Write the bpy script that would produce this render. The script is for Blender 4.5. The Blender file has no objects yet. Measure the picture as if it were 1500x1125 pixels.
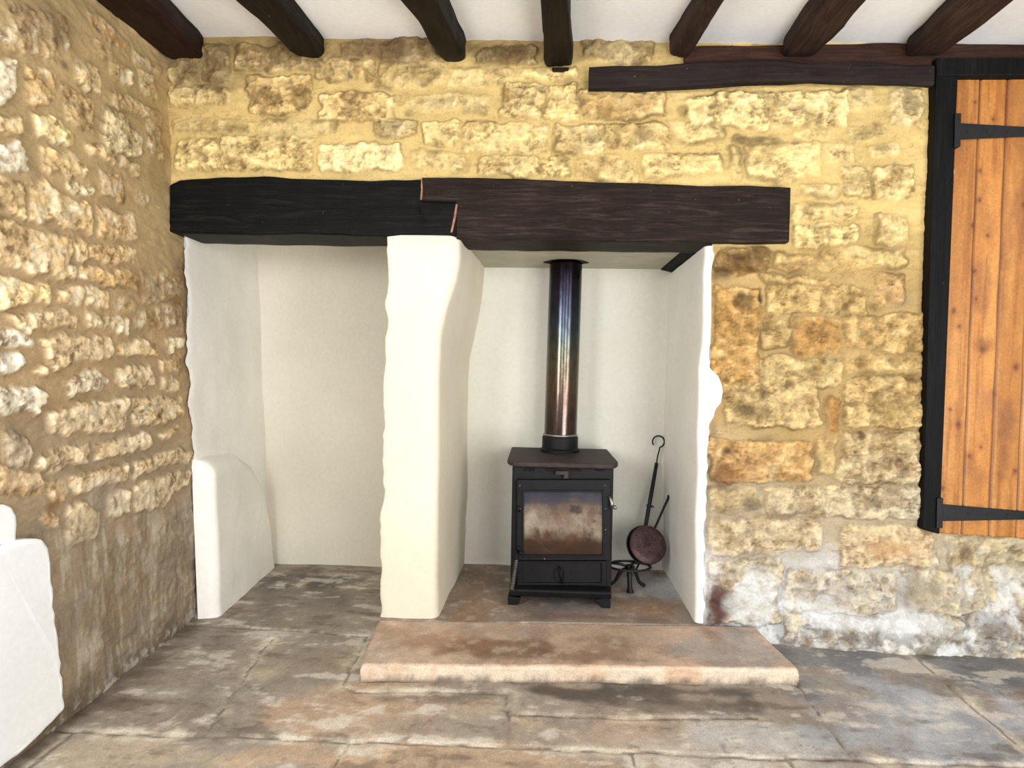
import bpy, bmesh, math, random
import numpy as np
from mathutils import Matrix, Vector, Euler

random.seed(7)
col = bpy.context.scene.collection
W, H, FPX = 1500, 1125, 900.0

# ------------------------------------------------------------------ camera
CAM = Vector((0.0, -2.28, 0.975))
ROT = (Matrix.Rotation(math.radians(2.5), 3, 'Z') @ Matrix.Rotation(math.radians(90 - 1.1), 3, 'X')
       @ Matrix.Rotation(math.radians(1.0), 3, 'Z'))
cam_data = bpy.data.cameras.new('camera')
cam = bpy.data.objects.new('camera', cam_data)
col.objects.link(cam)
cam.matrix_world = Matrix.Translation(CAM) @ ROT.to_4x4()
cam_data.sensor_width = 36.0
cam_data.lens = 36.0 * FPX / W
cam_data.clip_start = 0.02
bpy.context.scene.camera = cam


def ray(px, py):
    return ROT @ Vector(((px - W / 2) / FPX, -(py - H / 2) / FPX, -1.0))


def Y(px, py, y=0.0):                       # photograph point -> point on the plane y = const
    d = ray(px, py)
    return CAM + d * ((y - CAM.y) / d.y)


def Z(px, py, z=0.0):                       # photograph point -> point on a level plane
    d = ray(px, py)
    return CAM + d * ((z - CAM.z) / d.z)


# left wall plane: x = a + b*z + c*y
_p = [Z(298, 897), Z(60, 1085), Y(248, 95, 0.0)]
_A = np.array([[1, p.z, p.y] for p in _p])
LA, LB, LC = [float(v) for v in np.linalg.solve(_A, np.array([p.x for p in _p]))]


def lx(y, z):
    return LA + LB * z + LC * y


def L(px, py, off=0.0):                     # photograph point -> point on the left wall plane
    d = ray(px, py)
    t = (LA + off + LB * CAM.z + LC * CAM.y - CAM.x) / (d.x - LB * d.z - LC * d.y)
    return CAM + d * t


# ------------------------------------------------------------------ numpy helpers
def _hash(ix, iy, seed):
    n = (ix.astype(np.int64) * 374761393 + iy.astype(np.int64) * 668265263 + seed * 974634761) & 0x7fffffff
    n = ((n ^ (n >> 13)) * 1274126177) & 0x7fffffff
    n = ((n ^ (n >> 16)) * 1911520717) & 0x7fffffff
    return ((n ^ (n >> 15)) & 0xffff) / 65535.0


def vnoise(x, y, seed=0):
    x0, y0 = np.floor(x), np.floor(y)
    fx, fy = x - x0, y - y0
    fx = fx * fx * fx * (fx * (fx * 6 - 15) + 10)
    fy = fy * fy * fy * (fy * (fy * 6 - 15) + 10)
    a, b = _hash(x0, y0, seed), _hash(x0 + 1, y0, seed)
    c, d = _hash(x0, y0 + 1, seed), _hash(x0 + 1, y0 + 1, seed)
    return (a * (1 - fx) + b * fx) * (1 - fy) + (c * (1 - fx) + d * fx) * fy


def fbm(x, y, scale, octv=4, seed=0, gain=0.5):
    """zero-mean, about -1..1; scale = size in metres of the largest feature"""
    s, amp, tot, f = 0, 1.0, 0, 1.0 / scale
    for o in range(octv):
        a = 0.6 * o
        xr, yr = x * math.cos(a) - y * math.sin(a), x * math.sin(a) + y * math.cos(a)
        s = s + amp * (vnoise(xr * f + 17.3 * o, yr * f + 5.1 * o, seed + o) * 2 - 1)
        tot += amp
        amp *= gain
        f *= 2.03
    return s / tot * 1.6


def sstep(a, b, x):
    t = np.clip((x - a) / (b - a), 0, 1)
    return t * t * (3 - 2 * t)


def srgb(c):
    c = np.asarray(c, dtype=float) / 255.0
    return np.where(c <= 0.04045, c / 12.92, ((c + 0.055) / 1.055) ** 2.4)


def blur(a, r):
    for ax in (0, 1):
        for _ in range(2):
            n = 2 * r + 1
            p = np.pad(a, [(r + 1, r) if i == ax else (0, 0) for i in range(2)], mode='edge')
            c = np.cumsum(p, axis=ax)
            a = (np.take(c, range(n, c.shape[ax]), axis=ax) - np.take(c, range(0, c.shape[ax] - n), axis=ax)) / n
    return a


def poly_sdf(px, py, poly):
    n = len(poly)
    d = np.full(px.shape, 1e9)
    inside = np.zeros(px.shape, bool)
    for i in range(n):
        ax, ay = poly[i]
        bx, by = poly[(i + 1) % n]
        ex, ey = bx - ax, by - ay
        wx, wy = px - ax, py - ay
        t = np.clip((wx * ex + wy * ey) / (ex * ex + ey * ey + 1e-12), 0, 1)
        d = np.minimum(d, (wx - ex * t) ** 2 + (wy - ey * t) ** 2)
        cond = (ay > py) != (by > py)
        with np.errstate(divide='ignore', invalid='ignore'):
            xi = ax + (py - ay) * ex / (ey if abs(ey) > 1e-12 else 1e-12)
        inside ^= cond & (px < xi)
    d = np.sqrt(d)
    return np.where(inside, -d, d)


def seg_dist(px, py, pts):
    d = np.full(px.shape, 1e9)
    for (ax, ay), (bx, by) in zip(pts[:-1], pts[1:]):
        ex, ey = bx - ax, by - ay
        t = np.clip(((px - ax) * ex + (py - ay) * ey) / (ex * ex + ey * ey + 1e-12), 0, 1)
        d = np.minimum(d, np.hypot(px - ax - ex * t, py - ay - ey * t))
    return d


def mix(a, b, t):
    return a * (1 - t[..., None]) + np.asarray(b) * t[..., None]


# ------------------------------------------------------------------ object helpers
def link(name, me, mat, parent=None, smooth=True):
    o = bpy.data.objects.new(name, me)
    col.objects.link(o)
    if mat:
        me.materials.append(mat)
    if smooth and len(me.polygons):
        me.polygons.foreach_set('use_smooth', [True] * len(me.polygons))
    if parent:
        o.parent = parent
        o.matrix_parent_inverse = parent.matrix_basis.inverted()
    return o


def tag(o, label=None, cat=None, group=None, kind=None):
    for k, v in (('label', label), ('category', cat), ('group', group), ('kind', kind)):
        if v:
            o[k] = v
    return o


def empty(name, loc, label, cat, group=None):
    o = bpy.data.objects.new(name, None)
    o.empty_display_size = 0.05
    o.location = loc
    col.objects.link(o)
    return tag(o, label, cat, group, 'thing')


def struct(o, label=None):
    return tag(o, label, None, None, 'structure')


def grid_mesh(name, P, mat, colors=None, keep=None, parent=None, flip=False):
    """P: (n, m, 3) points; colors (n, m, 3) linear; keep (n-1, m-1) faces kept"""
    n, m = P.shape[:2]
    idx = np.arange(n * m).reshape(n, m)
    q = np.stack([idx[:-1, :-1], idx[:-1, 1:], idx[1:, 1:], idx[1:, :-1]], -1)
    q = q[keep] if keep is not None else q.reshape(-1, 4)
    if flip:
        q = q[:, ::-1]
    used = np.zeros(n * m, bool)
    used[q.ravel()] = True
    remap = np.cumsum(used) - 1
    V = P.reshape(-1, 3)[used]
    q = remap[q]
    me = bpy.data.meshes.new(name)
    me.vertices.add(len(V))
    me.vertices.foreach_set('co', V.astype(np.float32).ravel())
    me.loops.add(q.size)
    me.loops.foreach_set('vertex_index', q.astype(np.int32).ravel())
    me.polygons.add(len(q))
    me.polygons.foreach_set('loop_start', np.arange(0, q.size, 4, dtype=np.int32))
    me.polygons.foreach_set('loop_total', np.full(len(q), 4, np.int32))
    if colors is not None:
        at = me.color_attributes.new('Col', 'FLOAT_COLOR', 'POINT')
        c = np.ones((len(V), 4), np.float32)
        c[:, :3] = colors.reshape(-1, 3)[used]
        at.data.foreach_set('color', c.ravel())
    me.update(calc_edges=True)
    me.validate()
    return link(name, me, mat, parent)


def bm_obj(name, bm, mat, parent=None, smooth=False, bevel=0.0, seg=2, angle=35):
    bmesh.ops.recalc_face_normals(bm, faces=bm.faces[:])
    me = bpy.data.meshes.new(name)
    bm.to_mesh(me)
    bm.free()
    o = link(name, me, mat, parent, smooth)
    if bevel:
        md = o.modifiers.new('bevel', 'BEVEL')
        md.width = bevel
        md.segments = seg
        md.limit_method = 'ANGLE'
        md.angle_limit = math.radians(angle)
        md.harden_normals = False
    return o


def add_box(bm, c, s, rot=None):
    M = Matrix.Translation(Vector(c)) @ (rot.to_matrix().to_4x4() if rot else Matrix()) @ Matrix.Diagonal((s[0], s[1], s[2], 1))
    return bmesh.ops.create_cube(bm, size=1.0, matrix=M)['verts']


def add_prism(bm, poly, y0, y1):
    """poly: list of Vector in the xz plane, extruded from y0 to y1"""
    a = [bm.verts.new((p[0], y0, p[1])) for p in poly]
    b = [bm.verts.new((p[0], y1, p[1])) for p in poly]
    n = len(poly)
    bm.faces.new(a)
    bm.faces.new(b[::-1])
    for i in range(n):
        bm.faces.new((a[i], b[i], b[(i + 1) % n], a[(i + 1) % n]))


def add_zprism(bm, poly, z0, z1):
    a = [bm.verts.new((p[0], p[1], z0)) for p in poly]
    b = [bm.verts.new((p[0], p[1], z1)) for p in poly]
    n = len(poly)
    bm.faces.new(a)
    bm.faces.new(b[::-1])
    for i in range(n):
        bm.faces.new((a[i], b[i], b[(i + 1) % n], a[(i + 1) % n]))


def add_tube(bm, pts, rad, n=12, cap=True, flat=None):
    """tube along points; rad number or list; flat = (sx, sy) section scale"""
    pts = [Vector(p) for p in pts]
    rads = rad if isinstance(rad, (list, tuple)) else [rad] * len(pts)
    rings = []
    up = None
    for i, p in enumerate(pts):
        t = (pts[min(i + 1, len(pts) - 1)] - pts[max(i - 1, 0)]).normalized()
        if up is None:
            up = Vector((0, -1, 0)) if abs(t.y) < 0.9 else Vector((0, 0, 1))
        s = t.cross(up).normalized()
        up = s.cross(t).normalized()
        fx, fy = flat or (1, 1)
        rings.append([bm.verts.new(p + s * math.cos(2 * math.pi * k / n) * rads[i] * fx
                                   + up * math.sin(2 * math.pi * k / n) * rads[i] * fy) for k in range(n)])
    for a, b in zip(rings[:-1], rings[1:]):
        for k in range(n):
            bm.faces.new((a[k], a[(k + 1) % n], b[(k + 1) % n], b[k]))
    if cap:
        bm.faces.new(rings[0][::-1])
        bm.faces.new(rings[-1])


def add_lathe(bm, prof, M=None, n=40, cap=True):
    """prof: (r, z) list around z; M: matrix"""
    M = M or Matrix()
    rings = []
    for r, z in prof:
        rings.append([bm.verts.new(M @ Vector((r * math.cos(2 * math.pi * k / n), r * math.sin(2 * math.pi * k / n), z)))
                      for k in range(n)])
    for a, b in zip(rings[:-1], rings[1:]):
        for k in range(n):
            bm.faces.new((a[k], a[(k + 1) % n], b[(k + 1) % n], b[k]))
    if cap:
        bm.faces.new(rings[0][::-1])
        bm.faces.new(rings[-1])


def smooth_pts(pts, k=6):
    """Catmull-Rom through points"""
    P = [Vector(p) for p in pts]
    out = []
    for i in range(len(P) - 1):
        p0, p1, p2, p3 = P[max(i - 1, 0)], P[i], P[i + 1], P[min(i + 2, len(P) - 1)]
        for j in range(k):
            t = j / k
            out.append(0.5 * ((2 * p1) + (p2 - p0) * t + (2 * p0 - 5 * p1 + 4 * p2 - p3) * t * t + (3 * p1 - p0 - 3 * p2 + p3) * t ** 3))
    out.append(P[-1])
    return out


def ring_rect(a0, a1, b0, b1, r, ne=7, nc=4):
    """rounded rectangle outline, counter-clockwise, fixed count"""
    r = min(r, (a1 - a0) * 0.49, (b1 - b0) * 0.49)
    out = []
    cs = [(a1 - r, b0 + r, -90), (a1 - r, b1 - r, 0), (a0 + r, b1 - r, 90), (a0 + r, b0 + r, 180)]
    st = [(a0 + r, b0), (a1, b0 + r), (a1 - r, b1), (a0, b1 - r)]
    en = [(a1 - r, b0), (a1, b1 - r), (a0 + r, b1), (a0, b0 + r)]
    for s in range(4):
        for k in range(ne):
            t = k / ne
            out.append((st[s][0] * (1 - t) + en[s][0] * t, st[s][1] * (1 - t) + en[s][1] * t))
        for k in range(nc):
            an = math.radians(cs[s][2] + 90 * k / nc)
            out.append((cs[s][0] + r * math.cos(an), cs[s][1] + r * math.sin(an)))
    return out


def timber(name, secs, mat, axis, r=0.018, amp=0.006, seed=1, parent=None, step=0.03, tone=None):
    """secs: (s, a0, a1, b0, b1) along axis; axis 'x': a=y b=z; axis 'y': a=x b=z"""
    full = []
    for s0, s1 in zip(secs[:-1], secs[1:]):
        k = max(1, int(abs(s1[0] - s0[0]) / step))
        for j in range(k):
            full.append([u * (1 - j / k) + v * (j / k) for u, v in zip(s0, s1)])
    full.append(list(secs[-1]))
    rings = []
    for s, a0, a1, b0, b1 in full:
        rg = ring_rect(a0, a1, b0, b1, r)
        ca, cb = (a0 + a1) / 2, (b0 + b1) / 2
        row = []
        for k, (a, b) in enumerate(rg):
            d = np.array([a - ca, b - cb])
            d = d / (np.linalg.norm(d) + 1e-9)
            row.append((s, a, b, d[0], d[1], k))
        rings.append(row)
    R = np.array(rings)
    n, m = R.shape[:2]
    th = np.arange(m) / m * 2 * math.pi
    nz = (fbm(R[..., 0] * 0.5, np.cos(th)[None] * 0.09 + seed * 3.1 + 0 * R[..., 0], 0.10, 4, seed)
          + fbm(R[..., 0] * 0.5, np.sin(th)[None] * 0.09 - seed * 1.7 + 0 * R[..., 0], 0.10, 4, seed + 9)) * amp
    a = R[..., 1] + R[..., 3] * nz
    b = R[..., 2] + R[..., 4] * nz
    P = np.stack([R[..., 0], a, b], -1) if axis == 'x' else np.stack([a, R[..., 0], b], -1)
    bm = bmesh.new()
    vs = [[bm.verts.new(P[i, j]) for j in range(m)] for i in range(n)]
    for i in range(n - 1):
        for j in range(m):
            bm.faces.new((vs[i][j], vs[i][(j + 1) % m], vs[i + 1][(j + 1) % m], vs[i + 1][j]))
    bm.faces.new(vs[0][::-1])
    bm.faces.new(vs[-1])
    o = bm_obj(name, bm, mat, parent, smooth=True)
    md = o.modifiers.new('edges', 'EDGE_SPLIT')
    md.split_angle = math.radians(50)
    return o


# ------------------------------------------------------------------ materials
class NT:
    def __init__(self, name):
        self.m = bpy.data.materials.new(name)
        self.m.use_nodes = True
        self.t = self.m.node_tree
        self.b = self.t.nodes['Principled BSDF']
        self.tc = self.t.nodes.new('ShaderNodeTexCoord')

    def n(self, kind, **kw):
        nd = self.t.nodes.new(kind)
        for k, v in kw.items():
            if k in nd.inputs:
                nd.inputs[k].default_value = v
            else:
                setattr(nd, k, v)
        return nd

    def l(self, a, b):
        self.t.links.new(a, b)

    def mapping(self, scale, src='Object'):
        mp = self.n('ShaderNodeMapping')
        mp.inputs['Scale'].default_value = scale
        self.l(self.tc.outputs[src], mp.inputs['Vector'])
        return mp.outputs['Vector']

    def noise(self, vec, scale, detail=5, rough=0.6, dist=0.0):
        nd = self.n('ShaderNodeTexNoise')
        nd.inputs['Scale'].default_value = scale
        nd.inputs['Detail'].default_value = detail
        nd.inputs['Roughness'].default_value = rough
        nd.inputs['Distortion'].default_value = dist
        self.l(vec, nd.inputs['Vector'])
        return nd.outputs['Fac']

    def ramp(self, fac, stops):
        r = self.n('ShaderNodeValToRGB')
        e = r.color_ramp.elements
        while len(e) < len(stops):
            e.new(0.5)
        for el, (p, c) in zip(e, stops):
            el.position = p
            el.color = (*srgb(c), 1) if not isinstance(c, float) else (c, c, c, 1)
        self.l(fac, r.inputs['Fac'])
        return r.outputs['Color']

    def mixc(self, mode, fac, a, b):
        nd = self.n('ShaderNodeMix', data_type='RGBA', blend_type=mode)
        for v, i in ((fac, 0), (a, 6), (b, 7)):
            if hasattr(v, 'links'):
                self.l(v, nd.inputs[i])
            elif isinstance(v, (int, float)):
                nd.inputs[i].default_value = v
            else:
                nd.inputs[i].default_value = (*srgb(v), 1)
        return nd.outputs[2]

    def bump(self, h, strength=0.4, dist=0.01):
        bp = self.n('ShaderNodeBump')
        bp.inputs['Strength'].default_value = strength
        bp.inputs['Distance'].default_value = dist
        self.l(h, bp.inputs['Height'])
        self.l(bp.outputs['Normal'], self.b.inputs['Normal'])

    def set(self, **kw):
        for k, v in kw.items():
            k = k.replace('_', ' ')
            if hasattr(v, 'links'):
                self.l(v, self.b.inputs[k])
            else:
                self.b.inputs[k].default_value = v
        return self


def mat_attr(name, rough=0.9, fine=90, lo=0.72, hi=1.22, bump=0.5, bdist=0.006, spec=0.2):
    t = NT(name)
    at = t.n('ShaderNodeVertexColor', layer_name='Col')
    v = t.mapping((1, 1, 1))
    f = t.noise(v, fine, 6, 0.65)
    f2 = t.noise(v, fine * 4, 4, 0.6)
    r = t.ramp(f, [(0.3, lo), (0.7, hi)])
    r2 = t.ramp(f2, [(0.3, 0.85), (0.7, 1.12)])
    c = t.mixc('MULTIPLY', 1.0, at.outputs['Color'], r)
    c = t.mixc('MULTIPLY', 1.0, c, r2)
    add = t.n('ShaderNodeMath', operation='ADD')
    t.l(f, add.inputs[0])
    t.l(f2, add.inputs[1])
    t.bump(add.outputs[0], bump, bdist)
    t.set(Base_Color=c, Roughness=rough, Specular_IOR_Level=spec)
    return t.m


def mat_plaster(name, c1, c2, scale=2.5, bump=0.12):
    t = NT(name)
    v = t.mapping((1, 1, 1))
    n1 = t.noise(v, scale, 4, 0.55)
    c = t.ramp(n1, [(0.35, c1), (0.68, c2)])
    n2 = t.noise(v, 60, 5, 0.6)
    c = t.mixc('MULTIPLY', 1.0, c, t.ramp(n2, [(0.3, 0.96), (0.7, 1.03)]))
    t.bump(t.noise(v, 9, 4, 0.5), bump, 0.008)
    t.set(Base_Color=c, Roughness=0.85, Specular_IOR_Level=0.2)
    return t.m


def mat_timber(name, dark, mid, light, axis, rough=0.5, streak=0.5):
    t = NT(name)
    sc = {'x': (2.0, 26, 26), 'y': (26, 2.0, 26), 'z': (26, 26, 2.0)}[axis]
    v = t.mapping(sc)
    g = t.noise(v, 2.0, 9, 0.70, 1.4)
    c = t.ramp(g, [(0.28, dark), (0.52, mid), (0.78, light)])
    v2 = t.mapping((1, 1, 1))
    big = t.noise(v2, 5.0, 5, 0.6)
    c = t.mixc('MULTIPLY', 1.0, c, t.ramp(big, [(0.3, 0.7), (0.7, 1.25)]))
    sp = t.noise(v2, 70, 3, 0.5)
    c = t.mixc('MIX', t.ramp(sp, [(0.735, 0.0), (0.78, streak)]), c, (150, 135, 115))
    t.bump(g, 0.45, 0.010)
    t.set(Base_Color=c, Roughness=rough + 0.1, Specular_IOR_Level=0.11)
    return t.m


def mat_metal(name, c1, c2, rough=0.55, metallic=0.6, scale=18, bump=0.2):
    t = NT(name)
    v = t.mapping((1, 1, 1))
    n = t.noise(v, scale, 6, 0.65)
    t.bump(t.noise(v, 160, 4, 0.6), bump, 0.002)
    t.set(Base_Color=t.ramp(n, [(0.35, c1), (0.7, c2)]), Roughness=rough, Metallic=metallic, Specular_IOR_Level=0.22 if metallic == 0 else 0.5)
    return t.m


M = {}
M['stone'] = mat_attr('rubble_stone', fine=110, lo=0.88, hi=1.10, bump=0.35, bdist=0.005)
M['flag'] = mat_attr('flagstone', rough=0.5, fine=60, lo=0.86, hi=1.12, bump=0.3, bdist=0.006, spec=0.3)
M['pine'] = mat_attr('varnished_pine', rough=0.45, fine=30, lo=0.93, hi=1.06, bump=0.08, bdist=0.002, spec=0.35)
M['cream'] = mat_plaster('cream_plaster', (218, 209, 188), (226, 218, 198))
M['niche'] = mat_plaster('niche_plaster', (214, 208, 192), (226, 220, 204), 1.6)
M['alcove'] = mat_plaster('alcove_plaster', (219, 217, 204), (226, 225, 215), 1.5)
M['jamb'] = mat_plaster('jamb_plaster', (238, 236, 228), (245, 243, 237), 3.0)
M['white'] = mat_plaster('white_plaster', (238, 240, 240), (247, 248, 248), 3.0)
M['ledge'] = mat_plaster('ledge_plaster', (230, 228, 220), (240, 238, 231), 3.0)
M['ceiling'] = mat_plaster('ceiling_plaster', (232, 232, 230), (240, 240, 240), 2.0)
M['black_oak'] = mat_timber('black_painted_oak', (4, 4, 4), (12, 12, 12), (34, 33, 32), 'x', 0.42)
M['brown_oak'] = mat_timber('dark_brown_oak', (18, 13, 11), (38, 29, 25), (76, 63, 54), 'x', 0.5)
M['header_oak'] = mat_timber('header_oak', (24, 19, 18), (38, 31, 29), (54, 46, 42), 'x', 0.55)
M['beam_red'] = mat_timber('ceiling_oak_red', (22, 12, 11), (38, 22, 18), (58, 38, 30), 'y', 0.42)
M['beam_black'] = mat_timber('ceiling_oak_black', (14, 12, 9), (27, 22, 17), (44, 36, 28), 'y', 0.45)
M['beam_brown'] = mat_timber('ceiling_oak_brown', (34, 24, 20), (54, 39, 33), (78, 60, 50), 'y', 0.5)
M['plate_oak'] = mat_timber('wall_plate_oak', (34, 20, 16), (56, 36, 29), (78, 54, 44), 'x', 0.5)
M['frame_black'] = mat_timber('black_frame_paint', (6, 6, 7), (13, 13, 14), (26, 26, 26), 'z', 0.45, 0.4)
M['iron'] = mat_metal('cast_iron', (7, 7, 9), (17, 17, 20), 0.55, 0.0)
M['iron_top'] = mat_metal('stove_top_iron', (46, 38, 37), (66, 56, 54), 0.65, 0.0)
M['wrought'] = mat_metal('wrought_iron', (22, 24, 26), (44, 46, 50), 0.5, 0.4)
M['hinge'] = mat_metal('hinge_iron', (12, 13, 15), (26, 27, 29), 0.5, 0.4)
M['copper'] = mat_metal('tarnished_copper', (62, 45, 47), (104, 80, 80), 0.45, 0.55, 30, 0.1)
M['plate'] = mat_metal('register_plate_steel', (168, 164, 144), (188, 183, 162), 0.6, 0.0, 8, 0.05)
M['soot'] = mat_metal('dark_gap_soot', (14, 11, 9), (34, 27, 22), 0.9, 0.0, 60)
M['chrome'] = mat_metal('worn_steel', (120, 118, 116), (165, 160, 155), 0.35, 0.9)

# heat tinted flue steel: the tint runs along the pipe
t = NT('heat_tinted_steel')
sep = t.n('ShaderNodeSeparateXYZ')
t.l(t.tc.outputs['Generated'], sep.inputs[0])
wob = t.noise(t.mapping((1, 1, 1)), 9, 4, 0.6)
ma = t.n('ShaderNodeMath', operation='MULTIPLY_ADD')
t.l(wob, ma.inputs[0])
ma.inputs[1].default_value = 0.10
t.l(sep.outputs['Z'], ma.inputs[2])
sb = t.n('ShaderNodeMath', operation='SUBTRACT')
t.l(ma.outputs[0], sb.inputs[0])
sb.inputs[1].default_value = 0.05
c = t.ramp(sb.outputs[0], [(0.0, (78, 67, 63)), (0.14, (84, 71, 66)), (0.30, (98, 82, 72)), (0.42, (98, 90, 76)),
                           (0.54, (80, 82, 74)), (0.64, (62, 70, 76)), (0.76, (48, 50, 64)), (0.88, (42, 38, 50)), (1.0, (34, 27, 30))])
sp = t.noise(t.mapping((1, 1, 0.35)), 60, 5, 0.65)
c = t.mixc('MULTIPLY', 1.0, c, t.ramp(sp, [(0.32, 0.6), (0.62, 1.1)]))
t.bump(t.noise(t.mapping((1, 1, 1)), 120, 4, 0.6), 0.06, 0.002)
t.set(Base_Color=c, Metallic=0.95, Roughness=0.19)
M['flue'] = t.m

# soot-stained stove glass, with bluish and pale reflections put into its colour
t = NT('sooted_stove_glass')
sep = t.n('ShaderNodeSeparateXYZ')
t.l(t.tc.outputs['Generated'], sep.inputs[0])
nz = t.noise(t.mapping((1, 1, 0.8)), 8, 6, 0.62, 1.0)
ma = t.n('ShaderNodeMath', operation='MULTIPLY_ADD')
t.l(nz, ma.inputs[0])
ma.inputs[1].default_value = 0.62
t.l(sep.outputs['Z'], ma.inputs[2])
sb = t.n('ShaderNodeMath', operation='SUBTRACT')
t.l(ma.outputs[0], sb.inputs[0])
sb.inputs[1].default_value = 0.31
c = t.ramp(sb.outputs[0], [(0.0, (40, 26, 18)), (0.20, (58, 38, 26)), (0.30, (84, 64, 50)), (0.42, (122, 108, 94)),
                           (0.58, (104, 86, 72)), (0.72, (88, 74, 64)), (0.82, (62, 60, 68)), (1.0, (46, 47, 56))])
st = t.noise(t.mapping((3, 3, 60)), 3, 4, 0.6)
c = t.mixc('MULTIPLY', 0.5, c, t.ramp(st, [(0.3, 0.7), (0.7, 1.25)]))
pn = t.noise(t.mapping((1, 1, 0.55)), 13, 6, 0.65, 0.4)
pz = t.ramp(sep.outputs['Z'], [(0.22, 0.0), (0.36, 1.0), (0.62, 1.0), (0.80, 0.0)])
pm = t.mixc('MULTIPLY', 1.0, t.ramp(pn, [(0.42, 0.0), (0.66, 0.75)]), pz)
c = t.mixc('MIX', pm, c, (158, 148, 132))
dk = t.noise(t.mapping((1.0, 1.0, 1.6)), 10, 4, 0.6)
c = t.mixc('MIX', t.ramp(dk, [(0.60, 0.0), (0.70, 0.7)]), c, (34, 30, 30))
t.set(Base_Color=c, Roughness=0.14, Specular_IOR_Level=0.4)
M['glass'] = t.m

# ------------------------------------------------------------------ stone relief
STEP = 0.0045


def stone_field(U, V, stones, seed, grow=0.0):
    """returns height, stone mask, per-stone tone id fields and colour override"""
    wu = fbm(U, V, 0.20, 2, seed + 5) * 0.012 + fbm(U, V, 0.08, 3, seed) * 0.012 + fbm(U, V, 0.025, 3, seed + 3) * 0.006
    wv = fbm(U, V, 0.22, 2, seed + 16) * 0.009 + fbm(U, V, 0.08, 3, seed + 11) * 0.010 + fbm(U, V, 0.025, 3, seed + 14) * 0.006
    Uw, Vw = U + wu, V + wv
    mask = np.zeros(U.shape)
    hgt = np.zeros(U.shape)
    tone = np.zeros(U.shape)
    soft = np.ones(U.shape)
    ov = np.zeros(U.shape + (3,))
    ovw = np.zeros(U.shape)
    rng = random.Random(seed)
    u0, v0 = U[0, 0], V[0, 0]
    for poly, colr, rel in stones:
        gr = grow + (0.004 if grow > 0.005 and poly[0][1] < 1.45 else 0.0)
        xs = [p[0] for p in poly]
        ys = [p[1] for p in poly]
        i0, i1 = int((min(xs) - 0.05 - u0) / STEP), int((max(xs) + 0.05 - u0) / STEP) + 1
        j0, j1 = int((min(ys) - 0.05 - v0) / STEP), int((max(ys) + 0.05 - v0) / STEP) + 1
        i0, j0 = max(i0, 0), max(j0, 0)
        i1, j1 = min(i1, U.shape[1]), min(j1, U.shape[0])
        tn, hh = rng.uniform(-1, 1), rng.uniform(0.75, 1.15)
        tu, tv = rng.uniform(-.12, .12), rng.uniform(-.12, .12)
        if i1 - i0 < 2 or j1 - j0 < 2:
            continue
        sl = (slice(j0, j1), slice(i0, i1))
        sz = min(max(xs) - min(xs), max(ys) - min(ys))
        rr = min(0.012, sz * 0.25)
        cx, cy = sum(xs) / len(xs), sum(ys) / len(ys)
        d = poly_sdf(Uw[sl], Vw[sl], [(cx + (x - cx) * (1 - 2 * rr / max(max(xs) - min(xs), .03)), cy + (y - cy) * (1 - 2 * rr / max(max(ys) - min(ys), .03))) for x, y in poly]) - rr - gr
        edge = 0.011 if rel >= 0.75 else 0.026
        mk = sstep(0.003, -edge, d)
        h = (0.72 * sstep(0.003, -0.012, d) + 0.28 * sstep(0.0, -0.04, d)) * hh * rel + ((U[sl] - cx) * tu + (V[sl] - cy) * tv) * 1.2 * mk
        up = mk > mask[sl]
        mask[sl] = np.where(up, mk, mask[sl])
        hgt[sl] = np.where(up, h, hgt[sl])
        tone[sl] = np.where(up, tn, tone[sl])
        soft[sl] = np.where(up, rel, soft[sl])
        if colr is not None:
            ov[sl] = np.where(up[..., None], srgb(colr), ov[sl])
            ovw[sl] = np.where(up, mk * 0.8, ovw[sl])
        else:
            ovw[sl] = np.where(up, 0, ovw[sl])
    return mask, hgt, tone, soft, ov, ovw


def blobs(U, V, C, items, to_uv, seed=5):
    """soft-edged stains in the stone: (px, py, rx, ry, colour, strength) measured on the wall"""
    nz = fbm(U, V, 0.12, 4, seed) * 0.7
    for px, py, rx, ry, c, s in items:
        u, v = to_uv(px, py)
        u1, _ = to_uv(px + rx, py)
        _, v1 = to_uv(px, py + ry)
        d = np.sqrt(((U - u) / (abs(u1 - u) + 1e-6)) ** 2 + ((V - v) / (abs(v1 - v) + 1e-6)) ** 2)
        C = mix(C, srgb(c), sstep(1.25, 0.35, d + nz) * s)
    return C


def rub(U, V, mask, hgt, soft, seed, HS=0.017, rough=1.45):
    ridge = 1 - np.abs(fbm(U, V, 0.055, 4, seed + 20, 0.6))
    ridge2 = 1 - np.abs(fbm(U * 0.6, V * 1.5, 0.030, 3, seed + 25, 0.6))
    lum = fbm(U, V, 0.045, 4, seed + 30, 0.55)
    h = hgt * HS
    h = h + mask * (0.35 + 0.65 * soft) * rough * (0.006 * (ridge - 0.6) + 0.004 * (ridge2 - 0.6) + 0.006 * lum)
    h = h + (1 - mask) * (fbm(U * 0.5, V * 1.3, 0.09, 4, seed + 40) * 0.005 + fbm(U * .6, V * 1.4, 0.025, 3, seed + 44) * 0.0022)
    h = h + fbm(U, V, 0.6, 3, seed + 50) * 0.012
    return h


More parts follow.
